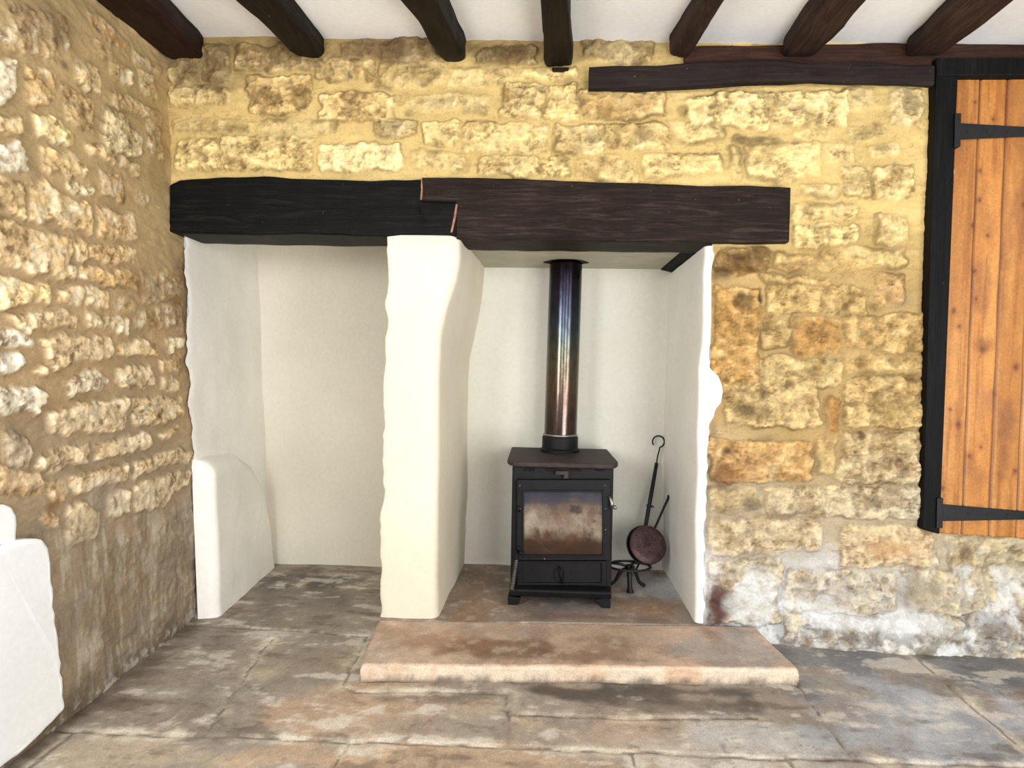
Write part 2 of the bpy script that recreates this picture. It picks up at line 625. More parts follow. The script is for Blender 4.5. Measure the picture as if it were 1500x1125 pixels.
# ---- back wall stones, read off the photograph (x0, y0, x1, y1[, colour, relief])
DK, BR = (150, 128, 88), (232, 208, 152)
back_src = [
    (248, 66, 300, 124, (158, 136, 98)), (303, 66, 345, 124, (150, 126, 86)), (250, 128, 343, 155, (196, 172, 120)), (352, 65, 470, 105, (160, 136, 94)),
    (370, 113, 455, 168, (216, 184, 124)), (253, 178, 375, 200, (176, 150, 98), .6), (380, 175, 500, 200, None, .4),
    (262, 207, 330, 252), (333, 205, 460, 250), (468, 212, 588, 250, (242, 220, 164)), (470, 136, 580, 178, (230, 198, 136)),
    (460, 84, 545, 118, (190, 164, 112)), (550, 90, 653, 128, (186, 160, 106), .7), (655, 100, 743, 130, None, .4), (750, 100, 850, 118, None, .7),
    (733, 125, 795, 172, (214, 190, 132), 1.2), (797, 123, 853, 172, (222, 194, 130), 1.2), (597, 140, 717, 167, (192, 170, 116), .5),
    (855, 134, 980, 170, (190, 160, 104)), (550, 177, 613, 203, (164, 144, 104)), (623, 178, 677, 212, None, .8), (680, 180, 803, 222, None, .8),
    (810, 180, 887, 226, (206, 182, 128), 1.1), (888, 180, 977, 220, (214, 186, 126)), (603, 223, 690, 248, None, .5), (703, 227, 790, 252, (200, 176, 122)),
    (793, 230, 837, 259), (843, 230, 930, 264, (200, 174, 118), .7), (935, 225, 1060, 260, None, .7), (697, 70, 783, 93, (136, 116, 80)),
    (853, 60, 963, 88, (160, 142, 104)), (500, 56, 550, 78, (150, 130, 96)), (553, 56, 640, 88, (132, 108, 76)), (735, 100, 748, 122, None, .4),
    (980, 175, 1060, 210, None, .6), (1005, 142, 1130, 190, (228, 206, 146), 1.1), (1133, 140, 1238, 188, (232, 208, 148), 1.1),
    (1225, 136, 1275, 164, (204, 182, 126), .5), (1302, 132, 1346, 185, (206, 184, 136), .8), (1075, 198, 1145, 210, (156, 140, 96), .6),
    (1070, 215, 1090, 262, (190, 168, 116), .6), (1093, 210, 1207, 265, None, .7), (1165, 193, 1220, 207, None, .6), (1237, 188, 1293, 205, (188, 168, 116), .6),
    (1210, 208, 1252, 242, None, .6), (1268, 211, 1318, 232, (180, 158, 110), .6), (1232, 247, 1270, 290, (206, 182, 126), .9), (1274, 243, 1340, 293, (208, 184, 128), .8),
    (1170, 272, 1227, 293, (196, 174, 122), .6), (1163, 300, 1253, 327, (210, 186, 130), .7), (1163, 332, 1253, 360, (238, 214, 150), 1), (1277, 315, 1332, 360, (202, 178, 124), .7),
    (1045, 366, 1130, 398, (150, 116, 72)), (1135, 370, 1190, 395, None, .6), (1195, 366, 1327, 393, (216, 188, 128), .6), (1117, 402, 1215, 418, None, .4),
    (1123, 422, 1200, 458, (220, 190, 130), .8), (1203, 422, 1277, 460, (224, 196, 138), .8), (1280, 405, 1320, 450, (206, 170, 120), .6),
    (1040, 420, 1110, 562, (204, 160, 98), .9), (1117, 462, 1157, 508, (200, 172, 120), .8), (1160, 470, 1235, 520, (200, 154, 92), .7),
    (1240, 462, 1350, 512, (212, 180, 124), .8), (1112, 527, 1234, 563, (212, 188, 138), .9), (1240, 517, 1350, 548, (206, 176, 122), .7),
    (1237, 555, 1348, 588, (214, 186, 134), .8), (1057, 568, 1198, 625, (222, 196, 146), .9), (1208, 582, 1229, 636, (192, 136, 78), .7),
    (1236, 593, 1348, 622, (216, 190, 136), .8), (1232, 632, 1347, 664, (206, 186, 148), .9), (1037, 645, 1187, 705, (206, 162, 104), .9),
    (1193, 642, 1220, 695, (210, 182, 130), .7), (1225, 670, 1347, 708, (214, 196, 162), .9), (1037, 714, 1117, 745, (190, 164, 120), .7),
    (1123, 718, 1200, 754, (220, 200, 162), .8), (1204, 716, 1275, 757, (220, 204, 168), .8), (1278, 716, 1350, 757, (222, 208, 176), .8),
    (1040, 758, 1197, 810, (218, 198, 160), .7), (1233, 772, 1368, 828, (216, 190, 150), .8), (1387, 785, 1530, 830, (194, 180, 146), .8),
    (1037, 820, 1138, 912, (204, 192, 168), .8), (1150, 838, 1303, 892, (204, 194, 176), .8), (1320, 832, 1433, 893, (184, 172, 150), .8),
    (1145, 900, 1270, 944, (198, 196, 188), .8), (1275, 900, 1398, 950, (190, 188, 178), .8), (1404, 900, 1540, 958, (188, 184, 174), .8), (1440, 835, 1560, 892, (196, 186, 160), .8),
    (1560, 780, 1700, 850), (1570, 860, 1700, 950), (1720, 780, 1850, 860), (1720, 870, 1850, 950),
    (1163, 262, 1165, 265),
]


def b_uv(px, py):
    p = Y(px, py, 0.0)
    return p.x, p.z


back_stones = []
for s in back_src:
    x0, y0, x1, y1 = s[:4]
    c_ = s[4] if len(s) > 4 else None
    rel = s[5] if len(s) > 5 else 1.0
    j = 3.0
    rr = random.uniform
    pts = [(x0 + rr(-1, j), y0 + rr(-1, j)), ((x0 + x1) / 2, y0 + rr(-3, 2)), (x1 - rr(-1, j), y0 + rr(-1, j)), (x1 - rr(-1, j), y1 - rr(-1, j)),
           ((x0 + x1) / 2, y1 + rr(-2, 3)), (x0 + rr(-1, j), y1 - rr(-1, j))]
    back_stones.append(([b_uv(*p) for p in pts], c_, rel))

xu = np.arange(-1.52, 2.45, STEP)
zv = np.arange(-0.02, 2.26, STEP)
U, V = np.meshgrid(xu, zv)
mask, hgt, tone, soft, ov, ovw = stone_field(U, V, back_stones, 101, 0.0065)
hh = rub(U, V, mask, hgt, soft, 101)
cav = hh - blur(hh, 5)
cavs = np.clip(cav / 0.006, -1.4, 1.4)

zn = V + fbm(U, V, 0.35, 3, 7) * 0.10
top, midr, low, bot = srgb((226, 200, 138)), srgb((204, 172, 122)), srgb((202, 190, 166)), srgb((186, 184, 178))
Cs = np.ones(U.shape + (3,)) * bot
Cs = mix(Cs, low, sstep(0.05, 0.32, zn))
Cs = mix(Cs, midr, sstep(0.45, 0.85, zn))
Cs = mix(Cs, top, sstep(1.2, 1.6, zn))  # warm cast of the light put into the upper stone colour
mt, mm, ml, mb = srgb((216, 188, 124)), srgb((190, 162, 114)), srgb((190, 174, 144)), srgb((198, 198, 196))
Cm = np.ones(U.shape + (3,)) * mb
Cm = mix(Cm, ml, sstep(0.12, 0.36, zn))
Cm = mix(Cm, mm, sstep(0.5, 0.85, zn))
Cm = mix(Cm, mt, sstep(1.2, 1.55, zn))  # mortar takes the same painted-in warm cast
Cs = Cs * (1 + 0.10 * tone[..., None])
Cs = mix(Cs, 0, ovw) + ov * ovw[..., None] * np.where(V < 1.45, 0.84, 0.92)[..., None]
# weathering inside the stones
n1 = fbm(U, V, 0.09, 5, 61, 0.6)
n2 = fbm(U, V, 0.035, 4, 71, 0.6)
dirt = sstep(0.10, 0.75, n1 + 0.5 * n2)
Cs = mix(Cs, srgb((128, 100, 58)), dirt * 0.50 * (0.4 + 0.6 * soft))
pale = sstep(0.15, 0.7, -n1 + 0.6 * n2)
Cs = mix(Cs, srgb((234, 212, 158)), pale * 0.30)
vein = fbm(U * 0.75, V * 1.4, 0.07, 5, 75, 0.62)
Cs = mix(Cs, srgb((112, 86, 48)), sstep(0.07, 0.0, np.abs(vein)) * 0.42 * (0.3 + 0.7 * soft))
strk = fbm(U * 0.35 + V * 0.08, V * 1.8, 0.03, 4, 77, 0.6)
pit = fbm(U, V, 0.022, 4, 79, 0.65)
Cs = mix(Cs, srgb((120, 92, 50)), sstep(0.24, 0.75, pit + 0.35 * n1) * 0.62 * (0.3 + .7 * soft))
Cs = mix(Cs, srgb((246, 230, 184)), sstep(0.40, 0.9, -pit - 0.3 * n1) * 0.35)
fis = fbm(U * 0.45 + 0.1 * V, V * 1.5, 0.09, 5, 76, 0.65)
Cs = mix(Cs, srgb((98, 72, 40)), sstep(0.065, 0.0, np.abs(fis)) * 0.62 * sstep(-.6, .2, n1))
Cs = Cs * (1 + 0.13 * strk[..., None])
Cm = Cm * (1 + 0.10 * fbm(U, V, 0.14, 4, 81)[..., None] + 0.07 * fbm(U * 0.4, V * 1.5, 0.05, 4, 83)[..., None])
Cm = mix(Cm, srgb((138, 108, 62)), sstep(0.05, 0.0, np.abs(fbm(U * .45, V * 1.4, 0.14, 5, 85, .62))) * 0.40)
Cm = mix(Cm, srgb((232, 206, 146)), sstep(0.2, 0.8, fbm(U * .4, V * 1.6, 0.06, 4, 87, .6)) * 0.30 * sstep(0.9, 1.5, V))
C = Cs * mask[..., None] + Cm * (1 - mask[..., None])
C = C * (1 + (0.30 * cavs * (0.35 + 0.65 * mask))[..., None])  # relief shading put into the colour: crevices darker, high spots lighter
# thin dark line round the proud stones: dirt and painted edge shadow
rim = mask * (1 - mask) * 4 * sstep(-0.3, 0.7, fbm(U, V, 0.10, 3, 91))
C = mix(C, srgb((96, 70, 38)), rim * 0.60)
# salts, soot, stains
eff = sstep(0.42, 0.05, V + fbm(U, V, 0.2, 4, 92) * 0.16) * sstep(-0.15, 0.55, fbm(U, V, 0.07, 5, 93, 0.65))
C = mix(C, srgb((232, 234, 234)), eff * 0.75)
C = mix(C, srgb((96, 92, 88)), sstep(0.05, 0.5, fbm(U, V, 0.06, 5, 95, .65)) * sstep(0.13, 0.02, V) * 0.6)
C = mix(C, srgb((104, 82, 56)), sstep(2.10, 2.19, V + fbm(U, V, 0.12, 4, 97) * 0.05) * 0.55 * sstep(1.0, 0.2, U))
C = blobs(U, V, C, [(300, 90, 60, 45, (110, 90, 62), .5), (400, 70, 70, 25, (96, 76, 50), .6), (590, 70, 60, 25, (92, 68, 48), .6),
                    (740, 82, 40, 14, (84, 66, 44), .6), (635, 118, 25, 12, (110, 88, 54), .7), (580, 186, 22, 9, (110, 96, 72), .7),
                    (870, 205, 22, 20, (110, 90, 56), .55), (940, 195, 12, 10, (110, 84, 50), .5), (1085, 378, 40, 18, (84, 62, 40), .75),
                    (1060, 400, 14, 14, (70, 50, 32), .75), (1088, 440, 16, 12, (80, 56, 32), .7), (1113, 440, 6, 10, (60, 40, 26), .8),
                    (1090, 600, 34, 16, (92, 74, 54), .75), (1115, 578, 10, 12, (92, 74, 54), .7), (1060, 580, 16, 14, (120, 84, 50), .6),
                    (1063, 660, 14, 8, (44, 34, 28), .85), (1060, 695, 18, 20, (90, 66, 48), .65), (1100, 690, 50, 24, (176, 120, 70), .4),
                    (1258, 638, 6, 6, (70, 52, 40), .8), (1098, 738, 16, 12, (104, 90, 76), .7), (1052, 870, 16, 36, (92, 56, 50), .85), (1045, 890, 12, 30, (84, 56, 54), .7),
                    (1350, 860, 40, 26, (140, 130, 112), .5), (1440, 905, 40, 22, (120, 116, 116), .6), (1210, 870, 50, 16, (168, 158, 144), .4),
                    (1270, 905, 100, 12, (226, 228, 228), .6), (1100, 860, 30, 40, (216, 218, 214), .6), (1300, 800, 40, 14, (180, 126, 76), .45),
                    (1335, 152, 16, 18, (160, 142, 104), .5), (1290, 218, 14, 8, (140, 118, 78), .7), (1255, 265, 12, 14, (168, 144, 96), .5),
                    (1110, 204, 34, 5, (104, 90, 62), .6), (1150, 110, 260, 10, (228, 200, 130), .3), (1045, 640, 10, 40, (120, 110, 104), .4),
                    (920, 150, 60, 16, (190, 152, 92), .4), (1000, 160, 10, 12, (96, 74, 44), .5), (1330, 440, 20, 18, (150, 140, 118), .5)], b_uv)
C = C * (0.90 - 0.12 * sstep(1.52, 1.30, zn) + 0.10 * sstep(0.5, 0.25, zn))[..., None]
C = C * np.array([1.0, 0.975, 0.88]) ** (sstep(1.5, 1.3, zn) * sstep(.45, .7, zn))[..., None]
C = np.clip(C, 0.01, 0.9)
Yw = -hh - 0.05 * sstep(0.30, 0.0, V) * sstep(0.9, 1.3, U)
# recess behind the plank door
dl, dr = Y(1385, 450), Y(1800, 450)
dzt, dzb = Y(1420, 100).z, Y(1420, 779).z
inside = (U > dl.x + 0.01) & (V > dzb) & (V < dzt + .01) & (U < 2.35)
Yw = np.where(inside, 0.06, Yw)
Pw = np.stack([U, Yw, V], -1)
ox0, ox1 = -1.60, Y(1036, 640).x
oz1 = Y(700, 330).z
cx_ = (U[:-1, :-1] + U[1:, 1:]) / 2
cz_ = (V[:-1, :-1] + V[1:, 1:]) / 2
keep = ~((cx_ > ox0) & (cx_ < ox1) & (cz_ < oz1))
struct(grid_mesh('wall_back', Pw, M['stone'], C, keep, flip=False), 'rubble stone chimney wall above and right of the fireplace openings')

# ---- left wall
left_src = [
    ([(15, 5), (102, 30), (100, 66), (15, 45)], (168, 142, 104), .9), ([(5, 36), (82, 64), (80, 90), (5, 64)], (196, 168, 122), .8),
    ([(0, 42), (11, 47), (11, 58), (0, 57)], (246, 236, 214), 1), ([(-30, 76), (20, 84), (25, 132), (12, 143), (-30, 143)], (236, 224, 196), .9),
    ([(35, 98), (78, 105), (80, 152), (38, 155)], (226, 190, 132), .9), ([(82, 118), (135, 138), (138, 196), (95, 168)], (220, 190, 136), .9),
    ([(105, 85), (143, 100), (148, 136), (110, 120)], (222, 198, 150), 1), ([(138, 58), (162, 72), (165, 95), (142, 85)], (196, 170, 122), .9),
    ([(160, 95), (192, 106), (195, 128), (160, 115)], (210, 186, 138), 1), ([(203, 105), (228, 116), (232, 150), (207, 138)], (204, 180, 130), 1),
    ([(165, 138), (238, 168), (240, 178), (165, 156)], (200, 174, 124), .9), ([(147, 150), (172, 158), (207, 200), (207, 232), (150, 222)], (240, 222, 176), 1),
    ([(211, 172), (240, 180), (238, 236), (212, 215)], (206, 182, 136), .8), ([(-20, 160), (30, 170), (33, 196), (-20, 184)], (228, 200, 148), .9),
    ([(50, 170), (80, 172), (107, 195), (108, 220), (85, 212), (50, 205)], (246, 220, 154), 1.1),
    ([(125, 15), (150, 25), (190, 65), (180, 80), (140, 50)], (196, 154, 98), .6), ([(195, 72), (238, 100), (236, 112), (195, 96)], (186, 152, 102), .5),
    ([(-20, 203), (28, 208), (40, 235), (38, 245), (-20, 248)], (240, 232, 210), 1), ([(57, 220), (107, 228), (125, 245), (112, 268), (60, 250)], (232, 200, 144), 1),
    ([(123, 204), (150, 212), (173, 228), (170, 238), (130, 222)], (232, 204, 150), 1), ([(176, 230), (205, 241), (205, 256), (178, 248)], (206, 180, 130), .8),
    ([(95, 268), (138, 278), (135, 287), (100, 281)], (248, 232, 184), 1), ([(143, 246), (182, 258), (184, 292), (145, 288)], (218, 184, 136), .8),
    ([(201, 275), (222, 280), (222, 300), (203, 297)], (190, 164, 120), .6), ([(-20, 255), (36, 260), (38, 313), (-20, 312)], (230, 202, 150), .9),
    ([(40, 260), (62, 262), (88, 285), (130, 302), (132, 336), (80, 330), (42, 314)], (230, 198, 142), .9), ([(140, 305), (205, 310), (205, 348), (190, 356), (140, 343)], (226, 190, 136), .8),
    ([(-20, 320), (50, 330), (98, 348), (95, 385), (60, 400), (-20, 390)], (226, 196, 146), .9), ([(99, 347), (122, 350), (122, 372), (112, 383), (102, 378)], (226, 198, 148), .9),
    ([(124, 352), (160, 358), (200, 372), (198, 388), (150, 384), (125, 372)], (230, 194, 138), .9), ([(108, 389), (150, 391), (200, 402), (200, 418), (110, 410)], (226, 188, 130), .9),
    ([(-20, 408), (70, 415), (70, 445), (-20, 447)], (242, 216, 158), 1), ([(65, 382), (106, 387), (106, 410), (70, 408)], (232, 206, 152), .9),
    ([(82, 425), (118, 420), (118, 450), (80, 448)], (222, 192, 142), .9), ([(122, 420), (152, 422), (152, 448), (122, 448)], (224, 196, 148), .9),
    ([(205, 400), (268, 395), (270, 437), (205, 440)], (166, 134, 88), .7), ([(160, 425), (195, 430), (195, 450), (160, 450)], (200, 164, 110), .6),
    ([(198, 450), (272, 445), (272, 476), (198, 480)], (182, 150, 104), .7),
    ([(12, 462), (115, 460), (113, 482), (30, 484)], (226, 200, 158), 1), ([(124, 458), (190, 462), (188, 480), (124, 478)], (234, 214, 172), 1),
    ([(-20, 483), (40, 487), (55, 500), (40, 508), (-20, 512)], (242, 234, 214), 1), ([(65, 500), (160, 490), (163, 515), (80, 538)], (224, 198, 156), 1),
    ([(168, 492), (233, 495), (232, 518), (168, 514)], (228, 194, 138), 1), ([(245, 495), (272, 495), (272, 515), (247, 518)], (232, 210, 166), 1),
    ([(-20, 518), (38, 520), (42, 535), (20, 555), (-20, 558)], (232, 228, 216), 1), ([(50, 545), (72, 537), (74, 550), (58, 553)], (228, 206, 164), .9),
    ([(100, 562), (120, 543), (145, 535), (160, 555), (150, 570), (98, 580)], (242, 230, 200), 1.1), ([(168, 540), (222, 528), (228, 560), (170, 568)], (228, 204, 164), 1),
    ([(233, 522), (268, 526), (270, 545), (235, 545)], (212, 178, 126), .8), ([(234, 550), (262, 550), (262, 568), (234, 568)], (206, 178, 132), .8),
    ([(-20, 572), (60, 568), (73, 578), (60, 600), (-20, 614)], (236, 230, 210), 1.1), ([(73, 600), (183, 580), (185, 625), (95, 637), (80, 625)], (230, 206, 168), 1),
    ([(190, 578), (262, 578), (262, 605), (225, 622), (192, 622)], (226, 200, 156), 1), ([(60, 665), (135, 645), (137, 670), (75, 695), (52, 685)], (230, 208, 170), 1),
    ([(142, 647), (222, 630), (223, 655), (142, 672)], (230, 204, 164), 1), ([(230, 632), (258, 625), (255, 640), (232, 645)], (212, 184, 140), .8),
    ([(192, 677), (255, 660), (275, 666), (270, 680), (195, 698)], (214, 190, 152), 1), ([(100, 700), (185, 675), (183, 700), (110, 725)], (222, 198, 158), 1),
    ([(8, 632), (48, 640), (48, 688), (10, 690)], (190, 172, 146), .8), ([(-20, 690), (60, 695), (75, 720), (20, 735), (-20, 732)], (222, 190, 146), .8),
    ([(160, 727), (178, 716), (190, 720), (188, 750), (158, 765)], (228, 212, 176), 1), ([(195, 712), (260, 692), (275, 695), (268, 715), (230, 745), (193, 755)], (218, 200, 164), .9),
    ([(100, 737), (130, 732), (148, 747), (140, 790), (100, 800)], (226, 206, 164), 1), ([(60, 752), (85, 750), (85, 770), (65, 772)], (210, 176, 132), .8),
    ([(60, 705), (95, 702), (95, 728), (80, 730)], (214, 186, 142), .8),
    ([(150, 790), (215, 775), (225, 830), (160, 850)], (158, 138, 112), .4), ([(225, 770), (280, 755), (285, 800), (232, 825)], (154, 132, 104), .4),
    ([(110, 860), (170, 855), (180, 920), (115, 940)], (168, 146, 114), .4), ([(185, 850), (270, 820), (280, 870), (195, 910)], (162, 140, 108), .4),
    # beyond the frame
    ([(-120, 20), (-40, 40), (-40, 120), (-120, 110)], None, .9), ([(-120, 160), (-45, 165), (-45, 260), (-120, 262)], None, .9), ([(-120, 300), (-40, 310), (-40, 390), (-120, 390)], None, .9),
    ([(-140, 420), (-40, 420), (-40, 500), (-140, 500)], None, .9), ([(-140, 540), (-40, 530), (-40, 600), (-140, 620)], None, .9),
]


def l_uv(px, py):
    p = L(px, py)
    return p.y, p.z


left_stones = [([l_uv(*p) for p in pts], c_, rel) for pts, c_, rel in left_src]
yu = np.arange(-2.70, 0.075, STEP)
zv = np.arange(-0.02, 2.26, STEP)
U, V = np.meshgrid(yu, zv)
mask, hgt, tone, soft, ov, ovw = stone_field(U, V, left_stones, 202, 0.003)
hh = rub(U, V, mask, hgt, soft, 202, 0.011, 0.85)
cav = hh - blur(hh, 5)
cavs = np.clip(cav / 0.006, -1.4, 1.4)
zn = V + fbm(U, V, 0.35, 3, 8) * 0.12
Cs = np.ones(U.shape + (3,)) * srgb((222, 194, 146))
Cs = Cs * (1 + 0.10 * tone[..., None])
Cs = mix(Cs, 0, ovw) + ov * ovw[..., None]
n1 = fbm(U, V, 0.09, 5, 161, 0.6)
n2 = fbm(U, V, 0.03, 4, 171, 0.6)
Cs = mix(Cs, srgb((150, 118, 78)), sstep(0.10, 0.75, n1 + 0.6 * n2) * 0.45 * (0.4 + .6 * soft))
Cs = mix(Cs, srgb((246, 232, 200)), sstep(0.1, 0.7, -n1 + 0.7 * n2) * 0.45)
vein = fbm(U, V * 1.1, 0.05, 5, 175, 0.62)
Cs = mix(Cs, srgb((110, 84, 52)), sstep(0.07, 0.0, np.abs(vein)) * 0.42 * (0.3 + 0.7 * soft))
pit = fbm(U, V, 0.020, 4, 177, 0.65)
Cs = mix(Cs, srgb((112, 86, 56)), sstep(0.18, 0.7, pit + 0.3 * n1) * 0.72 * (0.3 + .7 * soft))
Cs = mix(Cs, srgb((252, 244, 220)), sstep(0.3, 0.8, -pit - 0.3 * n1) * 0.45)
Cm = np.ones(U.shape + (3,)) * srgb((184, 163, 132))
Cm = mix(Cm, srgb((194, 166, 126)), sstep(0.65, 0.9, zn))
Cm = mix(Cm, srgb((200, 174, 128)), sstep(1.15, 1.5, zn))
Cm = Cm * (1 + 0.12 * fbm(U, V, 0.14, 4, 181)[..., None])
C = Cs * mask[..., None] + Cm * (1 - mask[..., None])
C = C * (1 + (0.32 * cavs * (0.35 + 0.65 * mask))[..., None])  # shading of the relief painted into the left wall too
rim = mask * (1 - mask) * 4 * sstep(-0.2, 0.9, fbm(U, V, 0.10, 3, 191))
C = mix(C, srgb((112, 88, 56)), rim * 0.40)  # edge shadow and dirt painted round the stones
# scraped lime wash low down
lowm = sstep(0.56, 0.42, zn)
scr = fbm(U * 2.2, V * 0.35, 0.05, 4, 193, 0.65)
C = mix(C, srgb((166, 150, 128)), lowm * 0.6)
C = mix(C, srgb((222, 212, 194)), lowm * sstep(0.1, 0.7, scr + .3 * n2) * 0.55)
C = mix(C, srgb((150, 140, 128)), lowm * sstep(0.0, 0.6, fbm(U, V, 0.15, 4, 197)) * 0.5)
C = mix(C, srgb((112, 94, 72)), lowm * sstep(0.15, 0.8, -scr + .3 * n1) * 0.40)
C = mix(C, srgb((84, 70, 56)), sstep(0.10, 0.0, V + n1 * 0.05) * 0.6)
C = mix(C, srgb((224, 220, 210)), sstep(0.09, 0.02, V + n2 * 0.05) * sstep(0.1, .5, n2) * 0.7)
C = blobs(U, V, C, [(285, 860, 12, 40, (80, 62, 42), .7), (268, 420, 14, 50, (120, 92, 58), .5), (60, 20, 40, 40, (150, 128, 98), .4),
                    (148, 110, 4, 14, (90, 70, 40), .8), (92, 95, 9, 8, (110, 92, 62), .7), (125, 145, 8, 14, (150, 128, 96), .6), (240, 150, 16, 60, (190, 160, 104), .4),
                    (20, 650, 14, 30, (140, 124, 104), .5), (80, 740, 14, 14, (150, 104, 66), .6), (215, 425, 40, 18, (140, 108, 68), .4),
                    (200, 850, 80, 60, (150, 130, 104), .4), (235, 235, 12, 60, (150, 124, 80), .4)], l_uv, 6)
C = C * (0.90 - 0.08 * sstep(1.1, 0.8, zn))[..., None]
C = np.clip(C, 0.01, 0.9)
Pw = np.stack([LA + LB * V + LC * U + hh, U, V], -1)
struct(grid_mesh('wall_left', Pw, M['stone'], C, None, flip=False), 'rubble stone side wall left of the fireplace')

# ------------------------------------------------------------------ floor
FS = 0.007
xu = np.arange(-1.9, 2.5, FS)
yv = np.arange(-2.5, 0.80, FS)
U, V = np.meshgrid(xu, yv)


def f_uv(px, py):
    p = Z(px, py, 0.0)
    return p.x, p.y


joints = [[(-60, 1068), (83, 1072), (300, 1078), (500, 1084), (743, 1093), (927, 1103), (1250, 1113), (1500, 1123), (1700, 1130)],
          [(275, 916), (400, 922), (540, 932)], [(400, 935), (385, 950), (300, 1077)], [(745, 1012), (742, 1093)], [(1150, 985), (1165, 1000), (1250, 1113)],
          [(1345, 965), (1500, 1098)], [(510, 1085), (485, 1125), (440, 1200)], [(925, 1103), (932, 1125), (940, 1200)], [(1150, 1109), (1168, 1130), (1220, 1200)],
          [(110, 1074), (40, 1125), (-20, 1170)], [(380, 858), (470, 859), (558, 863)], [(540, 932), (500, 1005), (520, 1012), (745, 1015)],
          [(760, 1046), (920, 1050), (1110, 1051)], [(-100, 1230), (400, 1240), (900, 1260), (1500, 1280)]]
jd = np.full(U.shape, 1e9)
Uw = U + fbm(U, V, 0.10, 3, 301) * 0.006
Vw = V + fbm(U, V, 0.10, 3, 311) * 0.006
for jn in joints:
    jd = np.minimum(jd, seg_dist(Uw, Vw, [f_uv(*p) for p in jn]))
groove = sstep(0.006, 0.0015, jd)
hz = fbm(U, V, 0.25, 5, 320) * 0.004 - 0.006 * sstep(0.012, 0.0, jd)
n1 = fbm(U, V, 0.16, 5, 330, 0.6)
n2 = fbm(U, V, 0.05, 5, 340, 0.62)
n3 = fbm(U * 0.5 + V * .2, V * 1.6, 0.10, 5, 350, 0.62)
C = np.ones(U.shape + (3,)) * srgb((164, 148, 130))
bl = [(330, 980, 120, 60, (152, 134, 114), .7), (250, 1040, 120, 40, (132, 112, 94), .6), (450, 880, 120, 40, (128, 116, 104), .8), (500, 850, 60, 14, (78, 70, 62), .6),
      (420, 845, 30, 16, (70, 62, 54), .6), (470, 910, 90, 20, (164, 150, 128), .5), (540, 1040, 160, 50, (192, 156, 118), .8), (200, 1105, 160, 30, (190, 168, 134), .7),
      (420, 1110, 120, 24, (196, 160, 120), .7), (700, 1115, 260, 30, (200, 164, 124), .8), (900, 1075, 180, 36, (196, 168, 138), .8), (1080, 1100, 160, 30, (196, 186, 174), .7),
      (1100, 1075, 100, 22, (206, 204, 200), .6), (1330, 1040, 140, 70, (176, 178, 180), .9), (1280, 965, 130, 26, (118, 120, 122), .75), (1460, 975, 90, 30, (120, 120, 120), .8),
      (1250, 1035, 40, 30, (146, 128, 122), .6), (1420, 1060, 100, 50, (196, 196, 194), .5), (1480, 1100, 80, 60, (160, 160, 160), .7),
      (830, 1014, 150, 10, (64, 58, 52), .85), (1010, 1012, 130, 9, (74, 70, 66), .8), (1000, 1030, 110, 14, (110, 96, 88), .6), (1100, 1035, 24, 18, (84, 78, 70), .7),
      (640, 1020, 60, 14, (104, 90, 74), .65), (700, 1040, 50, 16, (206, 184, 146), .5), (590, 1012, 40, 6, (216, 196, 164), .6), (780, 1060, 40, 26, (206, 182, 150), .6),
      (300, 935, 60, 14, (140, 128, 112), .5), (350, 1015, 60, 12, (206, 194, 172), .55), (260, 1015, 50, 10, (200, 190, 172), .4), (390, 985, 30, 22, (204, 186, 150), .45),
      (170, 1035, 40, 14, (112, 90, 72), .6), (310, 1085, 60, 14, (120, 106, 90), .5), (1180, 1005, 40, 20, (128, 126, 124), .5), (480, 975, 60, 30, (150, 124, 92), .5), (520, 960, 20, 30, (204, 190, 150), .5)]
C = blobs(U, V, C, bl, f_uv, 360)
g_ = C.mean(-1, keepdims=True)
C = C * 0.72 + g_ * 0.28
C = C * np.array([0.86, 0.91, 1.0]) ** sstep(0.4, 1.3, U)[..., None]  # cooler towards the right: bluish sky reflection put into the floor colour
C = C * (1 + 0.18 * n1[..., None] + 0.16 * n2[..., None])
C = mix(C, srgb((222, 216, 204)), sstep(0.30, 0.70, n3 + 0.45 * n2) * 0.55)
C = mix(C, srgb((214, 206, 190)), sstep(0.06, 0.0, np.abs(fbm(U, V, 0.20, 5, 372, .62))) * sstep(.1, .5, n1) * 0.5)
C = mix(C, srgb((92, 78, 66)), sstep(0.05, 0.0, np.abs(fbm(U, V, 0.26, 5, 374, .62))) * sstep(0, .5, -n1) * 0.5)
C = mix(C, srgb((84, 70, 56)), sstep(0.25, 0.85, -n3 + 0.5 * n2) * 0.55)
C = mix(C, srgb((226, 216, 196)), sstep(0.035, 0.0, jd + n2 * 0.02) * sstep(-.3, .3, n1) * 0.65)
C = mix(C, srgb((96, 84, 72)), groove * sstep(-0.3, 0.3, n2 + .1) * 0.8)
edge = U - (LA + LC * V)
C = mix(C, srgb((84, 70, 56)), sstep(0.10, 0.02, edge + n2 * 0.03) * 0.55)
C = np.clip(C, 0.01, 0.9)
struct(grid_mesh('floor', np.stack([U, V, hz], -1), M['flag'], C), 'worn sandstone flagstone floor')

# ------------------------------------------------------------------ hearth slabs
HZ = 0.056


